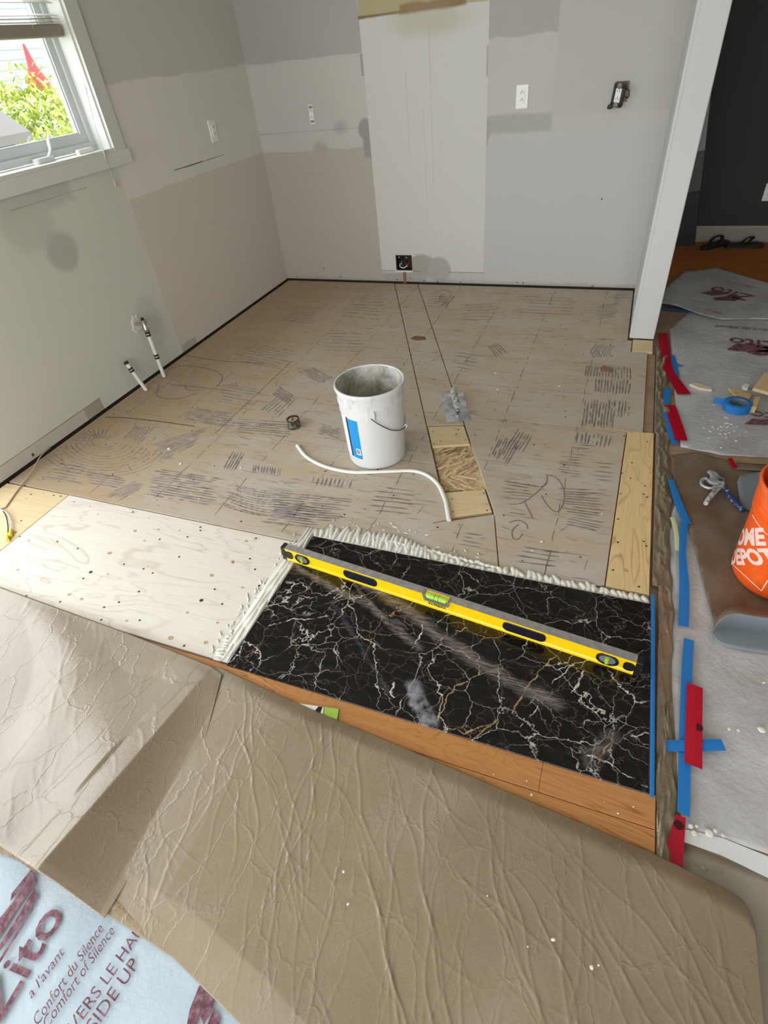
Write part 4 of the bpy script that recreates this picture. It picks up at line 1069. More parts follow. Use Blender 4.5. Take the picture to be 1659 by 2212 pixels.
# ================================================================ OUTLETS
def duplex(parent, face='plate', dark=black_plastic):
    """local: x right, z up, -y out of the wall"""
    FR = Matrix(((1, 0, 0, 0), (0, 0, -1, 0), (0, 1, 0, 0), (0, 0, 0, 1)))
    if face == 'plate':
        obj('wall_plate', MB().prism(rrect(-.036, .036, -.058, .058, .004, 3), 0, .006, FR, ch=.002), outlet_m, parent, fix=True); y0 = .006
    else:
        yk = obj('mounting_yoke', MB().prism(rrect(-.009, .009, -.052, .052, .002, 2), 0, .002, FR), steel, parent, fix=True)
        for s in (-1, 1): obj('yoke_ear', MB().prism(rrect(-.018, .018, s*.050-.003, s*.050+.003, .002, 2), 0, .003, FR), outlet_m, yk, fix=True)
        y0 = .001
    fc = obj('receptacle_face', MB().prism(rrect(-.0165, .0165, -.033, .033, .004, 3), y0, y0+.004, FR, ch=.001), outlet_m, parent, fix=True)
    for s in (-1, 1):
        for dx in (-.0065, .0065): obj('socket_slot', MB().box(dx-.0013, dx+.0013, -y0-.0046, -y0-.003, s*.018-.006+.003, s*.018+.003+.002), dark, fc)
        obj('ground_hole', MB().lathe([(.0001, 0), (.0028, 0)], 10, Matrix.Translation((0, -y0-.0045, s*.018-.009+.018)) @ Matrix.Rotation(PI/2, 4, 'X')), dark, fc)
q = OY(1128, 209, YB); o1 = thing('wall_outlet', 'white duplex outlet with cover plate on the back wall', 'outlet', (q.x, YB, q.z)); duplex(o1)
q = OY(673, 247, YB); o2 = thing('wall_outlet', 'uncovered white outlet on the back wall near the corner', 'outlet', (q.x, YB, q.z)); duplex(o2, 'yoke')
q = OX(460, 283, XL); o3 = thing('wall_outlet', 'white duplex outlet with cover plate on the left wall', 'outlet', (XL, q.y, q.z), (0, 0, PI/2)); duplex(o3)
# loose outlet
q = OY(1335, 206, YB-.035); o4 = thing('loose_outlet', 'white outlet with black frame hanging loose from a wall hole', 'outlet', (q.x, q.y, q.z), (math.radians(6), math.radians(7), math.radians(-14)))
duplex(o4, 'yoke')
FRm = Matrix(((1, 0, 0, 0), (0, 0, -1, 0), (0, 1, 0, 0), (0, 0, 0, 1)))
fb = MB()
for x0, x1, z0, z1 in ((-.031, -.0165, -.05, .05), (.0165, .031, -.05, .05), (-.031, .031, .034, .056), (-.031, .031, -.056, -.034)):
    fb.prism(rrect(x0, x1, z0, z1, .004, 3), -.02, .006, FRm)
obj('black_frame', fb, black_plastic, o4, fix=True)
for s in (-1, 1): obj('frame_screw', MB().lathe([(.014, 0), (.012, .004), (.0001, .005)], 14, Matrix.Translation((0, -.006, s*.044)) @ Matrix.Rotation(PI/2, 4, 'X')), vial_d, o4, smooth=40)
obj('frame_corner_tab', MB().prism(rrect(-.044, -.018, -.066, -.046, .005, 3), -.012, .008, FRm), black_plastic, o4, fix=True)
obj('feed_wire', MB().tube(spline([(.030, .010, .03), (.052, .004, .028), (.058, .006, .0), (.046, .016, -.012), (.036, .030, -.01)], 6), .0028, 8), dark_wire, o4, smooth=60)
# black junction box low on the back wall
jb = thing('junction_box', 'open black electrical box with loose wires low on the back wall', 'electrical box', ((bx0+bx1)/2, YB, (bz0+bz1)/2))
w2, h2 = (bx1-bx0)/2-.006, (bz1-bz0)/2-.003
jbx = MB(); jbx.box(-w2, w2, .05, .054, -h2, h2); jbx.box(-w2, -w2+.004, -.002, .052, -h2, h2); jbx.box(w2-.004, w2, -.002, .052, -h2, h2); jbx.box(-w2, w2, -.002, .052, h2-.004, h2); jbx.box(-w2, w2, -.002, .052, -h2, -h2+.004)
obj('box_shell', jbx, black_plastic, jb)
obj('white_wire', MB().tube(spline([(-.036, .03, -.01), (-.034, -.004, -.022), (-.005, -.010, -.034), (.025, -.006, -.020), (.042, .02, .0)], 6), .0036, 8), cable_m, jb, smooth=60)
obj('red_wire', MB().tube(spline([(.0, .03, .0), (.018, .0, -.008), (.032, -.004, -.012), (.044, .02, .008)], 6), .0055, 8), redwire, jb, smooth=60)
obj('black_wire', MB().tube(spline([(-.02, .04, .03), (-.018, .01, .01), (-.02, .0, -.015)], 6), .004, 8), steel, jb, smooth=60)
for x, z in ((-.038, .038), (.022, .036)): obj('clamp_screw', MB().lathe([(.006, 0), (.0001, .002)], 10, Matrix.Translation((x, .0, z)) @ Matrix.Rotation(PI/2, 4, 'X')), steel, jb)
obj('box_lip', MB().box(-w2-.012, w2+.012, -.010, -.002, -h2-.012, -h2-.002), pex, jb)
obj('rusty_strap', MB().prism([(-.010, -.150), (.010, -.150), (.012, -h2-.012), (-.012, -h2-.012)], .0005, .004, FRm), copper, jb, fix=True)

# ================================================================ FLOOR PAPER AND FOAM (near side)
def crease_field(X, Y, n, x0, x1, y0, y1, amp, w, ang, seed, Lm=.25):
    r = np.random.default_rng(seed); Z = np.zeros_like(X)
    for i in range(n):
        cx, cy = r.uniform(x0, x1), r.uniform(y0, y1); a = r.normal(ang, .22); L = r.uniform(.3, 1.0)*Lm
        bend = r.uniform(-1.2, 1.2)
        dx, dy = X-cx, Y-cy; t = dx*math.cos(a)+dy*math.sin(a); s = -dx*math.sin(a)+dy*math.cos(a)+bend*t*t+.004*np.sin(t*40+i)
        Z += amp*r.uniform(.35, 1.0)*np.exp(-(np.abs(s)/(w*r.uniform(.6, 1.4)))**1.3)*np.clip(1-(t/L)**2, 0, 1)
    return Z
def sheet(name, xs, top, bot, nj, zfun, mat, thick=.0016, parent=None):
    X = np.repeat(np.array(xs)[:, None], nj, 1); T = np.linspace(0, 1, nj)[None, :]
    tp = np.array([top(x) for x in xs])[:, None]; bt = np.array([bot(x) for x in xs])[:, None]
    Y = tp+(bt-tp)*T; Z = zfun(X, Y, tp-Y, Y-bt)
    n = len(xs); me = bpy.data.meshes.new(name)
    co = np.stack([X, Y, Z], -1).reshape(-1, 3)
    idx = np.arange(n*nj).reshape(n, nj)
    q = np.stack([idx[:-1, :-1], idx[:-1, 1:], idx[1:, 1:], idx[1:, :-1]], -1).reshape(-1, 4)
    me.from_pydata(co.tolist(), [], q.tolist()); me.update()
    o = link(name, me, mat, parent, smooth=180)
    md = o.modifiers.new('thickness', 'SOLIDIFY'); md.thickness = thick; md.offset = -1
    return o
# foam under the paper (bottom left)
ft = lambda x: -.585
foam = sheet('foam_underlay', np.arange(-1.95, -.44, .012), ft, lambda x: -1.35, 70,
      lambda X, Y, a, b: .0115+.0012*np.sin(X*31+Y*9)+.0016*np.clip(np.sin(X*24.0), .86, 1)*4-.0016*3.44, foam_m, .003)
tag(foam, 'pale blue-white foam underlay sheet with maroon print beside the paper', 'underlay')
def place_text(parent, body, p0, p1, z, hscale=1.0, shear=0.0, bold=0.0, mat=ink_m, name='print'):
    a = G(*p0, z); b = G(*p1, z); v, f = text2d(body, shear, bold); wd = max(p[0] for p in v)
    d = (b-a); k = d.length/wd; e = d.normalized(); up = Vector((-e.y, e.x, 0))
    mb = MB(); mb.add([a+e*(p[0]*k)+up*(p[1]*k*hscale) for p in v], f)
    return obj(name, mb, mat, parent)
fz = .0175
place_text(foam, 'Zito', (-8, 2222), (142, 1972), fz, .9, 0, .012)
place_text(foam, "a l'avant", (68, 2158), (142, 2055), fz, 1.1, .35)
place_text(foam, 'Confort du Silence', (82, 2215), (226, 2005), fz, 1.35, .35)
place_text(foam, 'Comfort of Silence', (103, 2222), (250, 2010), fz, 1.35, .35)
place_text(foam, 'VERS LE HAUT', (160, 2232), (330, 1985), fz, 1.1)
place_text(foam, 'SIDE UP', (203, 2232), (302, 2082), fz, 1.1)
def poly_print(parent, polys, z, name='print'):
    mb = MB()
    for pl in polys: mb.add([G(u, v, z) for u, v in pl], [tuple(range(len(pl)))])
    return obj(name, mb, ink_m, parent)
poly_print(foam, [[(22, 1948), (25, 1930), (72, 1872), (74, 1884)], [(0, 1982), (22, 1955), (72, 1888), (78, 1905), (30, 1975), (-10, 2040), (-30, 2030)], [(-10, 2055), (35, 1985), (74, 1918), (82, 1935), (40, 2000), (-5, 2062)], [(-5, 2078), (72, 1958), (72, 1964), (-3, 2086)]], fz)
poly_print(foam, [[(404, 2212), (410, 2180), (430, 2130), (446, 2118), (440, 2150), (430, 2190), (424, 2225)], [(432, 2190), (448, 2135), (462, 2160), (458, 2180), (440, 2215)], [(448, 2212), (462, 2178), (475, 2195), (474, 2220)]], fz)

# paper: left sheet with a raised fold, right sheet reaching past the oak edge
PZ = .0135
ltop = lambda x: float(np.interp(x, [-2.83, -2.247, -1.6, -1.24, -1.19, -1.088], [.06, .032, .004, -.020, -.035, -.30]))
lbot = lambda x: float(np.interp(x, [-2.83, -1.47, -1.2, -1.05], [-.60, -.622, -.640, -.655]))
RXL = -1.236
def zleft(X, Y, dt, db):
    s = np.clip((-.02-Y)/.60, 0, 1)                # 0 at the far edge, 1 at the near edge
    h = .004+.105*s**1.1
    left = np.exp(-(np.clip(RXL-X, 0, 9)/(.15+.12*s))**1.3)
    wdt = .075+.055*s
    right = np.clip(1-(X-RXL)/wdt, 0, 1)
    Z = np.where(X < RXL, h*left, h*right**1.35)
    Z += crease_field(X, Y, 70, -2.4, -1.25, -.6, .05, .0014, .0035, 2.3, 11, .22)*np.where(X < RXL, 1, .2)
    Z += .006*np.sin(X*9+Y*14)*np.where(X < RXL-.08, 1, 0)*np.clip(dt/.1, 0, 1)
    Z += .018*np.exp(-((X+1.62+.5*(Y+.3))/.10)**2)*s
    edge = np.clip(dt/.03, 0, 1)
    return PZ+.0042+.005*np.clip((X-RXL)/.1, 0, 1)+np.maximum(Z, 0)*(.25+.75*edge)
pl_ = sheet('floor_paper', np.concatenate([np.arange(-2.80, -1.30, .006), np.arange(-1.30, -1.088, .003)]), ltop, lbot, 130, zleft, paper_m)
tag(pl_, 'glossy brown floor paper with a raised fold by the new plywood', 'floor paper')
rtop = lambda x: float(np.interp(x, [-1.24, -1.0, -.85, -.6, -.35, .0, .145, .185, .2], [-.012, -.040, -.055, -.075, -.098, -.128, -.150, -.162, -.185]))
rbot = lambda x: float(np.interp(x, [-1.24, -1.13, -.9, -.68, .2], [-.638, -.640, -.655, -.70, -.98]))
def zright(X, Y, dt, db):
    Z = .018+.004*np.sin(X*7+1)*np.cos(Y*9)
    Z = Z+crease_field(X, Y, 120, -1.2, .18, -.95, -.1, .0019, .0022, 1.95, 21, .40)
    Z = Z+crease_field(X, Y, 60, -1.2, .18, -.95, -.1, .0010, .0022, 2.7, 22, .16)
    Z = Z+crease_field(X, Y, 70, -1.2, .18, -.95, -.1, .0010, .0022, 1.3, 23, .14)
    e = np.clip(dt/.05, 0, 1); e = np.sin(e*PI/2)
    l = np.clip((X+1.245)/.26, .12, 1)
    nb = np.clip(db/.08, 0, 1)
    return PZ+Z*e*l*(.25+.75*nb)*np.where(X > .02, 1, 1)+np.clip(-1.0*(X-9), 0, 0)
pr_ = sheet('floor_paper', np.arange(-1.222, .1995, .0030), rtop, rbot, 260, zright, paper_m)
tag(pr_, 'large creased brown floor paper lying along the oak boards', 'floor paper')
# tape along the near edge of the papers
def tape(name, px, w, mat, label, z=None, group=None, wob=.0, width_pts=None, lift=.0012, thick=.0007):
    pts = [G(u, v, (z if z is not None else HF)) for u, v in px]
    sp = spline(pts, 8); L = len(sp); v = []
    for k, p in enumerate(sp):
        t = (sp[min(k+1, L-1)]-sp[max(k-1, 0)]).normalized(); nn = Vector((-t.y, t.x, 0)).normalized()
        ww = w*(np.interp(k/(L-1), np.linspace(0, 1, len(width_pts)), width_pts) if width_pts else 1.0)
        zz = lift+wob*(math.sin(k*1.1)*.5+.5)
        jag = random.uniform(-.002, .002) if k in (0, L-1) else 0
        v += [p+nn*ww/2+Vector((0, 0, zz))+t*jag, p+Vector((0, 0, zz+thick)), p-nn*ww/2+Vector((0, 0, zz))-t*jag]
    mb = MB(); mb.add(v, [(3*k+i+1, 3*k+i, 3*k+3+i, 3*k+4+i) for k in range(L-1) for i in range(2)])
    o = obj(name, mb, mat); md = o.modifiers.new('thickness', 'SOLIDIFY'); md.thickness = thick; md.offset = -1
    return tag(o, label, 'tape', group)
tape('packing_tape', [(-30, 1818), (40, 1838), (90, 1868)], .035, clear_tape, 'crumpled clear packing tape on the near edge of the folded paper', .022, wob=.0012)
tape('packing_tape', [(215, 1938), (260, 1965), (320, 2015)], .016, clear_tape, 'crumpled clear packing tape on the near edge of the large paper', .0175, wob=.0004)

# objects under the paper edge
gt = G(716, 1545, .010)
o = tag(obj('green_tape_piece', MB().prism([tuple(G(*q, .012)[:2]) for q in ((701, 1527), (732, 1531), (727, 1562), (700, 1554))], .0085, .0125, ch=.0008), green_tape), 'small lime green tape block poking out from under the paper', 'tape')
cd_ = MB().prism([tuple(G(*q, .010)[:2]) for q in ((636, 1518), (699, 1527), (697, 1560), (660, 1548))], .0084, .0100)
cardo = tag(obj('paper_card', cd_, outlet_m), 'white card with a dark band poking out beside the green block', 'card')
obj('dark_band', MB().prism([tuple(G(*q, .0102)[:2]) for q in ((688, 1526), (697, 1527), (690, 1545), (676, 1540))], .0100, .0104), black_plastic, cardo)

# ================================================================ HALL: sheets
def flat_sheet(name, px, z, mat, label, amp=.002, step=.012, seed=1, cat='underlay', thick=.0015, extra=None, creases=40, cw=.006, camp=.004, sm=180):
    poly = [tuple(G(u, v, z)[:2]) for u, v in px]
    bm = bmesh.new(); vs_ = [bm.verts.new((p[0], p[1], 0)) for p in poly]; bm.faces.new(vs_)
    x0 = min(p[0] for p in poly); x1 = max(p[0] for p in poly); y0 = min(p[1] for p in poly); y1 = max(p[1] for p in poly)
    for x in np.arange(x0+step, x1, step): bmesh.ops.bisect_plane(bm, geom=bm.verts[:]+bm.edges[:]+bm.faces[:], plane_co=(x, 0, 0), plane_no=(1, 0, 0))
    for y in np.arange(y0+step, y1, step): bmesh.ops.bisect_plane(bm, geom=bm.verts[:]+bm.edges[:]+bm.faces[:], plane_co=(0, y, 0), plane_no=(0, 1, 0))
    X = np.array([v.co.x for v in bm.verts]); Y = np.array([v.co.y for v in bm.verts])
    Z = z+amp*(1+np.sin(X*17+seed)*np.cos(Y*13+seed*2))*.5+crease_field(X, Y, creases, x0, x1, y0, y1, camp, cw, 1.2, seed, .2)
    if extra: Z = Z+extra(X, Y)
    for v, zz in zip(bm.verts, Z): v.co.z = zz
    me = bpy.data.meshes.new(name); bm.normal_update(); bm.to_mesh(me); bm.free()
    if me.polygons[0].normal.z < 0: me.flip_normals()
    o = link(name, me, mat, smooth=sm); md = o.modifiers.new('thickness', 'SOLIDIFY'); md.thickness = thick; md.offset = -1
    return tag(o, label, cat)
near_vinyl = M('grey_kraft', .6, rgb(150, 140, 126)); near_vinyl.bump(near_vinyl.noise(40, 4), .2, .003)
f1 = flat_sheet('foam_underlay', [(1447, 1120), (1470, 1060), (1750, 1060), (1800, 1790), (1659, 1845), (1560, 1812), (1472, 1790), (1452, 1500)], HF+.001, foam_h, 'grey-white foam underlay on the hall floor in front of the orange pail', .0015, .02, 3, camp=.0022)
f2_ = flat_sheet('foam_underlay', [(1446, 712), (1500, 664), (1800, 690), (1850, 998), (1560, 984), (1470, 966), (1458, 860)], HF+.0035, foam_h, 'grey foam underlay with maroon print under the blue tape roll', .003, .025, 5, camp=.0035)
f3_ = flat_sheet('foam_underlay', [(1425, 664), (1438, 630), (1480, 590), (1545, 578), (1659, 612), (1900, 690), (1900, 740), (1659, 690), (1560, 690), (1470, 672)], HF+.0135, foam_h, 'far foam underlay sheet with upside-down print by the oak floor', .004, .03, 6, creases=10,
        extra=lambda X, Y: .03*np.exp(-((X-.06)/.12)**2))
hp = flat_sheet('hall_paper', [(1449, 985), (1500, 977), (1590, 1000), (1720, 1006), (1800, 1330), (1659, 1335), (1545, 1352), (1530, 1300), (1512, 1230), (1492, 1160), (1460, 1070)], HF+.0085, paper_dark, 'stained brown floor paper under the orange pail', .0015, .014, 8, 'floor paper', creases=50, camp=.0030, cw=.010)
# curled near edge of the hall paper
cl = MB(); P = []
lipx = [G(1536, 1376, HF), G(1556, 1396, HF), G(1600, 1408, HF), G(1659, 1417, HF), G(1780, 1436, HF)]
lsp = spline(lipx, 8)
for i, lp in enumerate(lsp):
    s_ = i/(len(lsp)-1); r = .004+.044*math.sin(min(1, s_*2.2)*PI/2)
    row = []; bx = lp.y+1.5*r
    for j in range(5): row.append((lp.x, lp.y+1.5*r*j/5, HF+.0095+.0004*j))
    for j in range(20):
        th = -PI/2+(PI*1.04)*j/19; row.append((lp.x-.1*r*j/19, bx+r*math.cos(th)*1.0, HF+.0115+r*(1+math.sin(th))*.8))
    P.append(row)
cl.grid(P)
o = obj('curled_paper', cl, underside_m, smooth=180, fix=False); tag(o, 'rolled-up near edge of the hall paper showing its grey underside', 'floor paper')
o.data.materials.append(paper_dark.m)
md = o.modifiers.new('thickness', 'SOLIDIFY'); md.thickness = .0015; md.offset = 1; md.material_offset = 1
flat_sheet('paper_scrap', [(1592, 1040), (1600, 1025), (1650, 1018), (1700, 1020), (1700, 1110), (1640, 1110), (1600, 1095)], HF+.018, underside_m, 'pale grey-blue sheet piece behind the orange pail', .001, .02, 9, 'paper', creases=4)
flat_sheet('paper_fold', [(1585, 1001), (1720, 1006), (1720, 1022), (1590, 1014)], HF+.016, paper_dark, 'folded-over brown paper edge near the red tape scrap', .003, .02, 10, 'floor paper', creases=3)
thr = flat_sheet('threshold_strip', [(1474, 1790), (1560, 1810), (1659, 1850), (1800, 1905), (1800, 1950), (1659, 1896), (1560, 1848), (1476, 1818)], HF+.003, M('flaked_white_paint', .5, rgb(220, 224, 222)), 'flaking white painted strip on the hall floor', .0005, .03, 12, 'threshold', creases=0, sm=None)
flat_sheet('hall_paper', [(1478, 1822), (1560, 1854), (1800, 1950), (1900, 2500), (1300, 2500), (1420, 1870)], HF+.0015, near_vinyl, 'brown-grey paper on the hall floor beyond the near sheet', .001, .04, 13, 'floor paper', creases=6)
fk = MB()
for pl in ([(1509, 1886-15), (1518, 1885-12), (1526, 1893-12), (1524, 1898-12), (1514, 1896-14)], [(1530, 1884), (1538, 1887-4), (1540, 1890)], [(1550, 1885-4), (1556, 1882-4), (1556, 1892), (1550, 1890)], [(1490, 1876-10), (1500, 1878-10), (1498, 1884-10)]):
    fk.add([G(u, v-5, HF+.0052) for u, v in pl], [tuple(range(len(pl)))])
obj('paint_flake', fk, near_vinyl, thr)
# text on the hall sheets
place_text(f3_, 'Zito', (1634, 640), (1546, 618), HF+.0190, 1.0, 0, .01)
place_text(f3_, 'Confort du Silence', (1638, 622), (1568, 606), HF+.0190, 1.1, .3)
place_text(f3_, 'VERS LE HAUT  SIDE UP', (1562, 676), (1462, 652), HF+.0190, 1.2)
poly_print(f3_, [[(1513, 632), (1550, 627), (1575, 634), (1540, 638)], [(1540, 644), (1590, 636), (1602, 643), (1590, 650), (1545, 648)]], HF+.0190)
place_text(f2_, 'Zito', (1690, 740), (1577, 728), HF+.0095, 1.0, 0, .01)
place_text(f2_, 'Confort du Silence', (1690, 712), (1545, 702), HF+.0095, 1.2, .3)
poly_print(f2_, [[(1570, 755), (1590, 742), (1640, 744), (1690, 752), (1690, 762), (1600, 758)], [(1612, 760), (1690, 752), (1700, 766), (1640, 768)]], HF+.0095)
place_text(f2_, 'Zito', (1720, 900), (1622, 886), HF+.0095, 1.0, 0, .01)
poly_print(f2_, [[(1608, 916), (1625, 904), (1700, 906), (1700, 918)]], HF+.0095)

# crinkled brown strip along the floor edge
n1 = 560
cz = np.random.default_rng(5)
ys = np.linspace(-.155, 2.55, n1); nj_ = 15
fold = np.zeros((n1, nj_)); S_ = np.linspace(0, 1, nj_)[None, :]; Yv = ys[:, None]
for k in range(420):
    y0 = cz.uniform(-.2, 2.55); s0 = cz.uniform(.05, 1.0); sl_ = cz.normal(0, 2.2); L = cz.uniform(.015, .07); amp = cz.uniform(.0012, .0055)
    fold += amp*np.exp(-(np.abs(S_-s0-sl_*(Yv-y0))/.075)**1.1)*np.clip(1-((Yv-y0)/L)**2, 0, 1)
Pts = []
for i, y in enumerate(ys):
    wd = .040+.006*math.sin(i*.05)+.003*math.sin(i*.21); x0 = .0195 if y < .70 else (.001 if y < 1.64 else -.006)
    wd += .0195-x0
    row = []
    for j in range(nj_):
        t = j/(nj_-1); row.append((x0+wd*t, y+cz.normal(0, .0006), HF+.004+(.014 if y < .70 else .010)*(1-t)**1.3+fold[i, j]))
    Pts.append(row)
cs_ = MB().grid(Pts, True)
o = obj('crinkled_paper_strip', cs_, crinkle_m, smooth=40, fix=False); tag(o, 'crinkled shiny brown paper strip along the raised floor edge', 'paper strip')
md = o.modifiers.new('thickness', 'SOLIDIFY'); md.thickness = .001; md.offset = 0

# tapes
tape('blue_tape', [(1410, 1285), (1410, 1400), (1409, 1600), (1408, 1722)], .0105, blue_tape, 'narrow blue tape strip along the right edge of the black tile', .0118, lift=.0006)
T2 = HF+.0145
tape('blue_tape', [(1448, 1036), (1466, 1090), (1484, 1132)], .030, blue_tape, 'blue tape strip curving beside the hall paper, upper piece', T2, width_pts=[.7, 1, 1])
tape('blue_tape', [(1478, 1128), (1474, 1190), (1478, 1270), (1476, 1354)], .030, blue_tape, 'long blue tape strip between crinkled paper and hall paper', T2-.002, width_pts=[.9, .7, 1, .95])
tape('blue_tape', [(1488, 1382), (1484, 1440), (1480, 1560), (1476, 1760)], .027, blue_tape, 'blue tape strip running under the red tape piece', T2-.004)
tape('blue_tape', [(1426, 1612), (1480, 1612), (1562, 1610)], .030, blue_tape, 'short blue tape crosspiece under the red tape', T2-.0015, lift=.003)
red_a = tape('red_tape', [(1500, 1482), (1498, 1560), (1497, 1656)], .040, red_tape, 'wide red tape piece stuck over the blue cross', T2+.002, lift=.003)
red_b = tape('red_tape', [(1470, 1764), (1462, 1810), (1450, 1868)], .030, red_tape, 'red tape piece hanging beside the oak board end', T2-.004, width_pts=[.7, 1, 1.5])
tape('red_tape', [(1432, 720), (1436, 765), (1444, 800), (1462, 828), (1478, 852)], .052, red_tape, 'bent red tape strip next to the partition wall foot', T2-.002, width_pts=[.9, 1, .9, 1, 1.2])
tape('red_tape', [(1446, 876), (1458, 908), (1472, 952)], .050, red_tape, 'red tape strip over blue tape below the bent red strip', T2-.002)
tape('blue_tape', [(1450, 768), (1456, 790), (1460, 815)], .032, blue_tape, 'blue tape end sticking out beside the bent red strip', T2-.006)
tape('blue_tape', [(1458, 787), (1476, 791)], .012, blue_tape, 'tiny torn blue tape tab beside the bent red strip', T2-.006)
tape('blue_tape', [(1443, 840), (1440, 858), (1438, 875)], .032, blue_tape, 'short blue tape piece between the two red strips', T2-.004)
tape('blue_tape', [(1438, 890), (1446, 925), (1458, 960)], .030, blue_tape, 'blue tape strip partly under the lower red strip', T2-.004)
tape('blue_tape', [(1432, 666), (1470, 670), (1540, 678)], .030, blue_tape, 'blue tape strip under the edge of the far foam sheet', HF+.009)
tape('red_tape', [(1576, 990), (1584, 1005), (1590, 1012)], .018, red_tape, 'small red tape scrap on the hall paper edge', HF+.022)
tape('green_tape', [(1452, 1118), (1460, 1150), (1463, 1190)], .016, M('pale_green_tape', .6, rgb(196, 204, 160)), 'pale green tape sliver beside the long blue tape', HF+.011)
for par, u, v, z in ((red_a, 1509, 1571, T2+.0062), (red_b, 1466, 1782, T2-.0012)):
    od = MB(); disc(od, G(u, v, z), .011, z, 1, 16); obj('round_print', od, red_dark, par)
# blue tape roll
q = G(1590, 884, HF+.006)
tr = thing('tape_roll', 'roll of blue masking tape lying on the hall underlay', 'tape roll', (q.x, q.y, HF+.0065))
obj('tape_coil', MB().lathe([(.041, 0), (.056, 0), (.0575, .001), (.0575, .035), (.056, .036), (.041, .036)], 48), blue_tape, tr, smooth=40)
obj('cardboard_core', MB().lathe([(.041, .036), (.041, 0), (.038, 0), (.038, .036), (.041, .0362)], 40), M('core_grey', .8, rgb(96, 116, 140)), tr, smooth=40)
obj('tape_tail', MB().grid([[(-.05-.022*i, .028+.004*i, .002+.030*j) for j in range(2)] for i in range(3)]), blue_tape, tr)
# wood offcuts and chips
def chip_poly(name, px, z0, z1, mat, label, cat, group=None):
    return tag(obj(name, MB().prism([tuple(G(u, v, z1)[:2]) for u, v in px], z0, z1, ch=.0015), mat), label, cat, group)
chip_poly('wood_offcut', [(1627, 838), (1652, 803), (1720, 812), (1710, 862)], HF+.040, HF+.054, raw_wood, 'square plywood offcut resting on a wood stick', 'offcut')
chip_poly('wood_stick', [(1632, 856), (1644, 858), (1634, 880), (1623, 878)], HF+.007, HF+.040, raw_wood, 'short upright wood stick below the plywood offcut', 'offcut')
chip_poly('wood_splinter', [(1573, 838), (1600, 842), (1625, 852), (1618, 862), (1590, 856)], HF+.0065, HF+.014, raw_wood, 'flat pale wood splinter behind the tape roll', 'offcut')
chip_poly('drywall_chunk', [(1490, 829), (1503, 826), (1520, 830), (1541, 838), (1538, 842), (1512, 838)], HF+.0065, HF+.018, M('drywall_crumb', .8, rgb(206, 190, 172)), 'broken pale drywall chunk lying alone on the underlay', 'debris')
chip_poly('mortar_lump', [(1604, 832), (1612, 827), (1620, 832), (1616, 839), (1606, 838)], HF+.0065, HF+.020, chip_m, 'small white mortar lump near the wood splinter', 'debris')
chip_poly('brown_chip', [(1296, 797), (1304, 788), (1314, 792), (1326, 800), (1318, 804), (1300, 802)], .0008, .0055, M('brown_chip_m', .8, rgb(136, 108, 88)), 'brown wood chip on the old plywood', 'debris')
chip_poly('brown_chip', [(886, 731), (896, 725), (918, 727), (921, 733), (900, 735)], .0006, .0025, M('split_wood', .8, rgb(124, 88, 64)), 'torn brown split at the end of the cut channel', 'debris')
# crumbs
crumb_me = None
def crumb(u, v, z, r, label, group):
    global crumb_me
    if crumb_me is None:
        mb = MB(); mb.lathe([(.6, 0), (1, .3), (.7, .8), (.0001, .9)], 7, None, True)
        crumb_me = bpy.data.meshes.new('crumb'); crumb_me.from_pydata(mb.v, [], mb.f); crumb_me.materials.append(chip_m.m)
    o = bpy.data.objects.new('crumb', crumb_me); COL.objects.link(o); p = G(u, v, z); o.location = p; o.scale = (r*random.uniform(.7, 1.2), r*random.uniform(.7, 1.2), r*.5); o.rotation_euler = (0, 0, random.random()*6)
    return tag(o, label, 'crumb', group)
for u, v, r in [(1195, 2030, .0042), (1278, 2090, .0055), (1140, 2045, .002), (1293, 2085, .002), (742, 1883, .003), (752, 1953, .003), (1053, 1935, .002)]:
    crumb(u, v, .037, r, 'white mortar crumb on the large brown paper', 'crumbs on the large paper')
for u, v, r in [(1148, 1717, .004), (1066, 1673, .002), (1138, 1687, .0022), (1182, 1750, .0025), (1335, 1757, .0025), (1368, 1743, .002), (1202, 1760, .0018), (1305, 1732, .0015)]:
    crumb(u, v, .0082, r, 'tiny pale crumb on the oak boards', 'crumbs on the oak')
for i in range(46):
    u, v = random.gauss(1560, 34), random.gauss(912, 26)
    if 1505 < u < 1650 and 860 < v < 970 and (u-1590)**2+(2*(v-885))**2 > 1500: crumb(u, v, HF+.0075, random.uniform(.0025, .007), 'white plaster crumb scattered by the tape roll', 'crumbs by the tape roll')
for u, v, r in [(1535, 1136, .005), (1510, 1150, .004), (1492, 1785, .006), (1532, 1800, .008), (1500, 1800, .006), (1545, 1795, .005), (1562, 1830-25, .004), (1645, 1577, .009), (1575, 1575, .005), (1505, 1785, .004), (1595, 1578, .004), (1650, 1475, .004)]:
    crumb(u, v, HF+.007, r, 'white mortar crumb on the near hall floor', 'crumbs on the hall floor')
for u, v, r in [(390, 1002, .008), (520, 1010, .007), (365, 970, .009), (430, 1078, .005), (1208, 835, .007), (1075, 842, .008), (1070, 806, .008), (1300, 1110, .004), (1170, 1170, .006), (1150, 1190, .005)]:
    crumb(u, v, .0006, r, 'white mortar crumb on the old plywood', 'crumbs on the plywood')

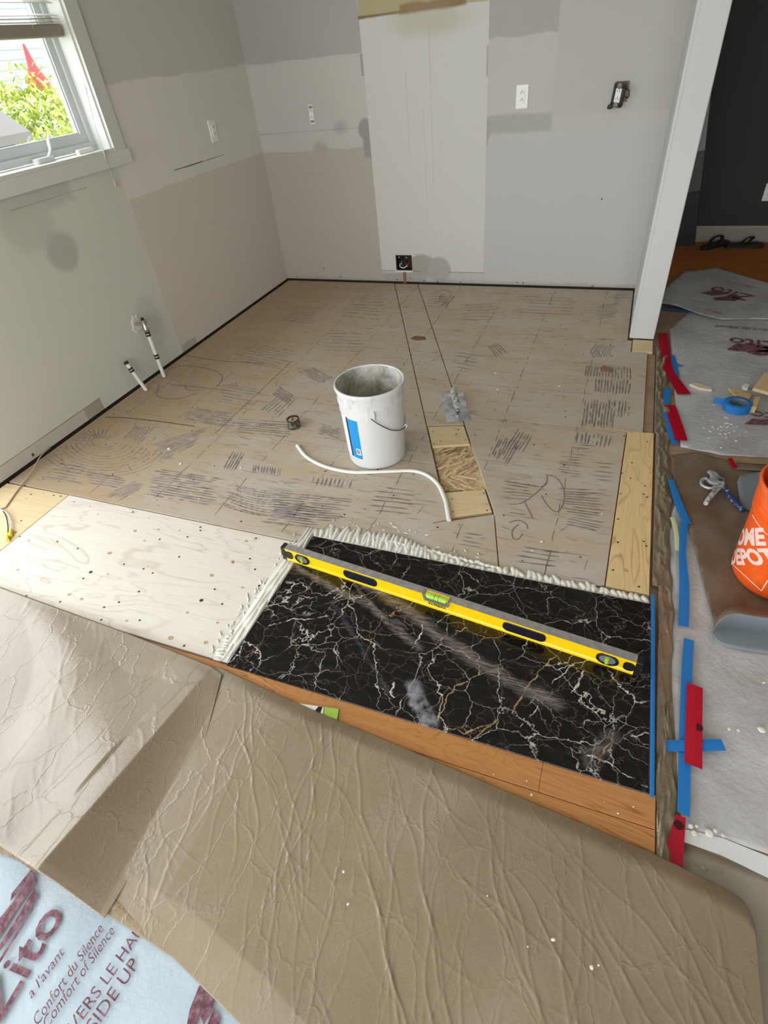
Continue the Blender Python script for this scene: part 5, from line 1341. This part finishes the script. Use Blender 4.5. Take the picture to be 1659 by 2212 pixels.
# mortar-caked pliers
PZ0 = HF+.024
pq = lambda zx, zy, z=PZ0: G(1480+zx/9.268, 980+zy/9.268, z)
po = pq(700, 560)
pl = thing('tile_pliers', 'mortar-caked hand tool with one navy grip on the hall paper', 'pliers', po)
R3 = lambda zx, zy, z=PZ0: pq(zx, zy, z)-po
obj('grey_handle', MB().tube([R3(740, 600), R3(620, 730), R3(500, 870), R3(410, 1000)], [.011, .0105, .0095, .0088], 12), grey_mortar, pl, smooth=60)
nh = obj('navy_handle', MB().tube([R3(720, 560), R3(800, 700), R3(900, 850), R3(1050, 1020), R3(1170, 1150)], [.008, .0095, .011, .0115, .009], 12, .8), navy_m, pl, smooth=60)
obj('head_plate', MB().prism([tuple(R3(*q))[:2] for q in ((440, 370), (480, 345), (620, 400), (700, 490), (780, 530), (760, 620), (640, 640), (500, 600), (430, 540), (500, 500), (500, 420))], -.004, .008, ch=.002), trowel_m, pl, fix=True)
obj('jaw_loop', MB().tube(spline([R3(430, 500), R3(360, 510), R3(320, 570), R3(340, 630), R3(440, 680), R3(540, 690), R3(600, 650)], 5), .0062, 8), trowel_m, pl, smooth=60)
obj('pivot_bolt', MB().lathe([(.009, -.008), (.009, .012), (.0001, .013)], 12, Matrix.Translation(R3(690, 570))), steel, pl, smooth=40)

# ================================================================ HALL far end
def sandal(name, u, v, rot, label):
    q = G(u, v, HF+.004); t = thing(name, label, 'sandal', (q.x, q.y, HF+.0045), (0, 0, rot), 'sandals by the dark wall')
    out = [(-.13, 0), (-.125, .03), (-.06, .036), (.02, .042), (.09, .048), (.125, .03), (.135, 0), (.12, -.036), (.06, -.044), (0, -.034), (-.07, -.032), (-.12, -.026)]
    out = [tuple(p)[:2] for p in spline([(a, b, 0) for a, b in out+[out[0]]], 3)][:-1]
    s_ = obj('sole', MB().prism(out, 0, .022, ch=.004), shoe_m, t)
    obj('insole', MB().prism(inset(out[::-1] if False else out, .008) if False else [(a*.92, b*.86) for a, b in out], .022, .0245), shoe_b, t)
    obj('strap', MB().tube(spline([(-.01, .040, .022), (.02, .036, .055), (.045, 0, .070), (.02, -.034, .055), (-.01, -.036, .022)], 6), .014, 8, .35), shoe_m, t, smooth=60)
    return t
sandal('sandal', 1543, 533, .8, 'black sandal by the dark wall beside the leaning box')
sandal('sandal', 1606, 534, .12, 'black sandal farther from the leaning box')
bxm = M('carton_print', .5)
_Z = bxm.sep()[2]
cst = bxm.ramp(bxm.math('DIVIDE', _Z, 1.6), [(0, rgb(16, 15, 16)), (.24, rgb(18, 17, 18)), (.245, rgb(84, 80, 76)), (.40, rgb(70, 62, 66)), (.405, rgb(150, 146, 150)), (1, rgb(120, 104, 120))])
cst.node.color_ramp.interpolation = 'CONSTANT'
bxm.color(cst)
cb = G(1500, 531, HF); ct = OY(1528, 270, 4.50)
lean = math.atan2(cb.x-ct.x, ct.z-HF)
tag(obj('tall_carton', MB().prism(rrect(-.20, 0, -.03, .03, .003, 2), 0, 1.25, ch=.003), bxm, loc=(cb.x, 4.50, HF+.0045), rot=(0, -lean, 0)), 'tall dark carton with pale upper label leaning in the hall corner', 'carton')
q = OY(1659, 415, 4.60); oh = thing('wall_outlet', 'pale outlet plate on the dark hall wall', 'outlet', (q.x+.01, 4.60, q.z)); duplex(oh)
